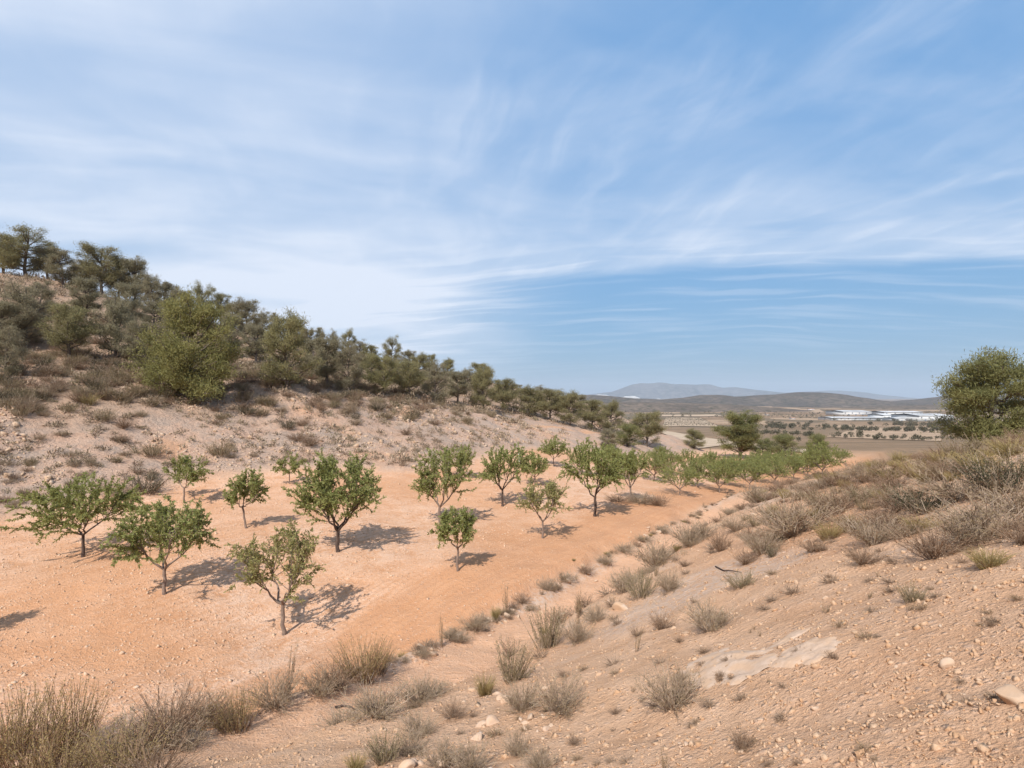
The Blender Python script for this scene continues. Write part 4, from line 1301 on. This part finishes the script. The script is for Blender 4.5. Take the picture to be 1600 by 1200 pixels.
def stick(pix, r, label):
    P = hits(pix)
    P[:, 2] += r * 1.5
    g_ = Geo()
    o = P[0].copy()
    g_.tube(P - o, np.linspace(r, r * .4, len(P)), 6)
    ob = obj('dead_branch', g_.data('dead_branch', M['bark_dark']))
    ob.location = o
    tag(ob, label, 'branch')


stick([(1118, 887), (1130, 893), (1144, 894), (1158, 897)], .016, 'thin dead branch lying on bare soil among the grey shrubs')
stick([(524, 1108), (536, 1105), (548, 1107), (554, 1112)], .02, 'bent dead twig on the wheel track beside the reddish bush')

# ------------------------------------------------------------------ white tube guard in the orchard
m, g = material('white_plastic')
n_ = g.noise(g.n('ShaderNodeTexCoord').outputs['Object'], 8, 3)
finish(g, g.mix(n_, (0.74, 0.73, 0.69), (0.84, 0.83, 0.8)), 0.55)
M['white'] = m
p = hits([(812, 722)])[0]
t = tag(empty('tree_guard', tuple(p)), 'small white tube guard round a sapling on the orange upper orchard soil', 'tree guard')
k = p[1] / F_PX
g_ = Geo()
g_.tube([(0, 0, -.05), (0, 0, 5 * k), (0.01, 0, 15 * k)], [2.6 * k, 2.5 * k, 2.7 * k], 12)
obj('tube', g_.data('tube', M['white'], True), t)
g_ = Geo()
g_.tube([(2.9 * k, 0, -.2), (2.9 * k, 0, 11 * k)], [.5 * k, .45 * k], 6)
obj('stake', g_.data('stake', M['bark'], True), t)
g_ = Geo()
rg = np.random.default_rng(3)
U = rg.normal(size=(90, 3))
g_.leaves(np.array([0, 0, 16 * k]) + U * 1.6 * k, U + np.array([0, 0, .8]), 2.2 * k, .8 * k, rg)
obj('crown', g_.data('crown', M['leaf']), t)

# ------------------------------------------------------------------ the plain: fields, road, trees, buildings
def flat_mat(name, a, b, scale):
    m, g = material(name)
    pos = g.n('ShaderNodeNewGeometry').outputs['Position']
    finish(g, g.mix(g.ramp(g.noise(pos, scale, 5, .65), .35, .65), a, b), 1.0, spec=0.0)
    return m


M['field'] = flat_mat('pale_field', (0.40, 0.29, 0.20), (0.50, 0.37, 0.26), .08)
M['field2'] = flat_mat('reddish_field', (0.33, 0.225, 0.15), (0.42, 0.295, 0.20), .05)
M['road'] = flat_mat('dirt_road', (0.42, 0.31, 0.215), (0.50, 0.38, 0.27), .15)


def field(corn, mat, lift=0.5, n=16, name='field'):
    C = hits(corn, y0=90, y1=4000)
    s = np.linspace(0, 1, n)
    A, B = np.meshgrid(s, s)
    P = ((1 - A) * (1 - B))[..., None] * C[0] + (A * (1 - B))[..., None] * C[1] + (A * B)[..., None] * C[2] + ((1 - A) * B)[..., None] * C[3]
    P[..., 2] = H(P[..., 0].ravel(), P[..., 1].ravel()).reshape(n, n) + lift
    i, j = np.meshgrid(np.arange(n - 1), np.arange(n - 1), indexing='ij')
    q = i * n + j
    return tag(obj(name, mesh_data(name, P.reshape(-1, 3), np.stack([q, q + 1, q + n + 1, q + n], -1).reshape(-1, 4), mat, True)), kind='structure'), C


_, FC = field([(1035, 667), (1122, 667), (1096, 653.5), (1040, 652.5)], M['field'])
field([(1140, 638.5), (1208, 638.5), (1205, 633.5), (1160, 634)], M['field2'], 1.0)
field([(1215, 645), (1290, 645), (1280, 640), (1205, 640)], M['field2'], 1.0)
field([(1290, 683), (1470, 690), (1475, 670), (1340, 668)], M['field2'], .2)
field([(1000, 650.5), (1130, 650.5), (1120, 648), (1010, 648)], M['field'], .8)
field([(1032, 678), (1140, 695), (1150, 690.5), (1035, 672)], M['road'], .15, name='dirt_road')
field([(1140, 698), (1300, 716), (1300, 709), (1150, 690)], M['road'], .15, name='dirt_road')

M['far_leaf'] = plant_mat('plain_tree_foliage', (0.09, 0.08, 0.05), (0.15, 0.13, 0.08), (0.12, 0.10, 0.065), .1, 1.0)


def small_tree(seed, n):
    rng = np.random.default_rng(seed)
    U = rng.normal(size=(n, 3))
    U /= np.linalg.norm(U, axis=1)[:, None]
    g_ = Geo()
    g_.leaves(np.array([0, 0, .58]) + U * np.array([.5, .5, .36]) * rng.uniform(.3, 1, (n, 1)), U + rng.normal(size=(n, 3)) * .6, rng.uniform(.15, .35, n), .14, rng)
    g_.tube([(0, 0, -.1), (0.02, 0, .5)], [.05, .03], 5)
    return np.concatenate(g_.V), np.concatenate(g_.Q)


ST = [small_tree(900 + i, 130) for i in range(3)]
STM = [mesh_data('plain_tree', v, q, M['far_leaf']) for v, q in ST]
rs = random.Random(31)
cand = []
for _ in range(5200):
    px, y = rs.uniform(870, 1500), 110 * math.exp(rs.random() * math.log(1700 / 110))
    cand.append(((px - CX) / F_PX * y, y))
for a in range(9):                                           # rows of young trees in the pale field
    for b in range(26):
        s, t = (b + .5) / 26, (a + .5) / 9
        q = (FC[0] * (1 - s) + FC[1] * s) * (1 - t) + (FC[3] * (1 - s) + FC[2] * s) * t
        cand.append((q[0], -q[1]))
cand = np.array(cand)
rowf = cand[:, 1] < 0
cand[:, 1] = np.abs(cand[:, 1])
X, Y = cand[:, 0], cand[:, 1]
Z, mk = land(X, Y)
cl = fbm(X, Y * .45, 70, 3, 190)
rr_ = np.array([rs.random() for _ in X])
keep = rowf | ((mk['hill'] < .05) & (mk['orchard'] < .05) & (mk['bank'] < .05) & (cl + (rr_ - .5) * .5 > .24 - .12 * sstep(350, 900, Y)))
X, Y, Z, rowf = X[keep], Y[keep], Z[keep], rowf[keep]
sz = np.array([rs.uniform(1.6, 4.2) for _ in X]) * np.clip(Y / 420, .5, 1.1)
sz = np.where(rowf, 2.0, sz)
order = np.argsort(-sz / Y)
g_ = Geo()
for n_, i in enumerate(order):
    if n_ < 260:
        o = bpy.data.objects.new('olive_tree', STM[i % 3])
        o.location = (X[i], Y[i], Z[i])
        o.rotation_euler = (0, 0, rs.uniform(0, 6.28))
        o.scale = (sz[i] * rs.uniform(.9, 1.5), sz[i] * rs.uniform(.9, 1.5), sz[i])
        tag(link(o), 'small dark tree dotted over the open plain below the hills', 'tree', 'trees on the plain')
    elif n_ < 2600:
        rg = np.random.default_rng(i)
        U = rg.normal(size=(12, 3))
        U /= np.linalg.norm(U, axis=1)[:, None]
        s = sz[i]
        g_.leaves(np.array([X[i], Y[i], Z[i] + s * .5]) + U * s * .3, U + rg.normal(size=(12, 3)) * .5, s * .55, s * .35, rg)
tag(obj('scrub', g_.data('scrub', M['far_leaf'])), 'far trees and scrub speckling the plain towards the hills', 'scrub', kind='stuff')
print('plain trees', len(X))

m, g = material('white_cladding')
pos = g.n('ShaderNodeTexCoord').outputs['Object']
wv = g.n('ShaderNodeTexWave', {'Vector': pos, 'Scale': .6}).outputs[1]
finish(g, g.mix(g.math('MULTIPLY', wv, .3), (0.62, 0.60, 0.57), (0.52, 0.51, 0.49)), .5)
M['clad'] = m
M['roofing'] = flat_mat('pale_roofing', (0.30, 0.30, 0.30), (0.52, 0.51, 0.50), .05)
M['door'] = flat_mat('grey_door', (0.22, 0.23, 0.25), (0.28, 0.28, 0.30), .2)
M['tile'] = flat_mat('roof_tile', (0.36, 0.20, 0.14), (0.44, 0.27, 0.19), .5)


def building(name, px0, px1, py_base, py_top, depth, label, cat, group, roof='roofing', bays=6):
    p = hits([((px0 + px1) / 2, py_base)], y0=200, y1=6000)[0]
    k = p[1] / F_PX
    w, h = (px1 - px0) * k, (py_base - py_top) * k
    t = tag(empty(name, (p[0], p[1], p[2] - 1.0)), label, cat, group)
    h += 1.0
    wh = h * .8
    g_ = Geo()
    g_.box(-w / 2, w / 2, 0, depth, 0, wh)
    obj('wall', g_.data('wall', M['clad']), t)
    g_ = Geo()
    e = w * .01 + .3
    g_.add(np.array([[-w / 2 - e, -e, wh], [w / 2 + e, -e, wh], [w / 2 + e, depth / 2, h], [-w / 2 - e, depth / 2, h], [w / 2 + e, depth + e, wh], [-w / 2 - e, depth + e, wh],
                     [-w / 2 - e, -e, wh - .5], [w / 2 + e, -e, wh - .5]]), [[0, 1, 2, 3], [3, 2, 4, 5], [6, 7, 1, 0], [5, 4, 7, 6]])
    obj('roof', g_.data('roof', M[roof]), t)
    for b in range(bays):
        x = -w / 2 + w * (b + .5) / bays
        g_ = Geo()
        bw = w / bays * (.42 if b % 2 else .3)
        z0, z1 = (0, wh * .45) if b % 2 else (wh * .55, wh * .8)
        g_.box(x - bw / 2, x + bw / 2, -.25, .1, z0, z1)
        obj('loading_door' if b % 2 else 'window', g_.data('opening', M['door']), t)


W = 'warehouse'
building(W, 1318, 1362, 649, 641.5, 70, 'white warehouse with long low roof, set back behind the others', W, None, bays=8)
building(W, 1300, 1380, 656.5, 651.5, 40, 'longest and lowest white warehouse facing the fields', W, None, bays=14)
building(W, 1381, 1397, 656.5, 646.5, 40, 'short tall white warehouse block beside the longest one', W, None, bays=5)
building(W, 1382, 1442, 648.5, 642.5, 60, 'long pale warehouse under the hill, behind the tall block', W, None, bays=9)
building(W, 1400, 1430, 657.5, 652.5, 30, 'low white shed between the tall block and the wide warehouse', W, None, bays=5)
building(W, 1437, 1490, 657.5, 647, 60, 'wide white warehouse partly behind the bank pine', W, None, bays=9)
for px, py, w_, lab in [(1095, 631, 7, 'pale farmhouse on the low hill with dark trees beside it'), (1078, 632, 6, 'small pale house beside the farmhouse on the low hill'),
                        (1112, 630.5, 5, 'tiny pale house past the farmhouse on the low hill'), (1268, 641, 9, 'white farm building alone below the wooded hill'),
                        (1200, 649, 5, 'white hut alone among the dark plain trees'), (1240, 655, 6, 'white shed at the edge of the reddish field')]:
    building('farmhouse', px - w_ / 2, px + w_ / 2, py, py - 2.6, 9, lab, 'house', None, 'tile', 4)
M['quarry'] = flat_mat('quarry_face', (0.40, 0.385, 0.36), (0.52, 0.50, 0.475), .02)
for pr in ([(915, 622), (925, 618), (935, 616.2), (948, 617), (960, 621)], [(968, 622), (978, 619), (992, 618.5), (1000, 621.5)], [(1022, 624.5), (1030, 622.5), (1040, 624.5)]):
    ridge('quarry', pr, 4400, 130, -47, M['quarry'], 4, 371, 40, 14)

# ------------------------------------------------------------------ the air
m = bpy.data.materials.new('air')
m.use_nodes = True
g = NT(m.node_tree)
vol = g.n('ShaderNodeVolumePrincipled', {'Color': (0.80, 0.89, 1.0, 1), 'Density': 5.4e-5, 'Anisotropy': 0.0})
vol.inputs['Density Attribute'].default_value = ''
g.n('ShaderNodeOutputMaterial', {'Volume': vol.outputs[0]})
g_ = Geo()
g_.box(-16600, 16600, -1150, 20700, -130, 480)
hz = obj('haze', g_.data('haze', m))
tag(hz, 'thin pale haze lying over the whole valley and the plain', 'haze', kind='stuff')
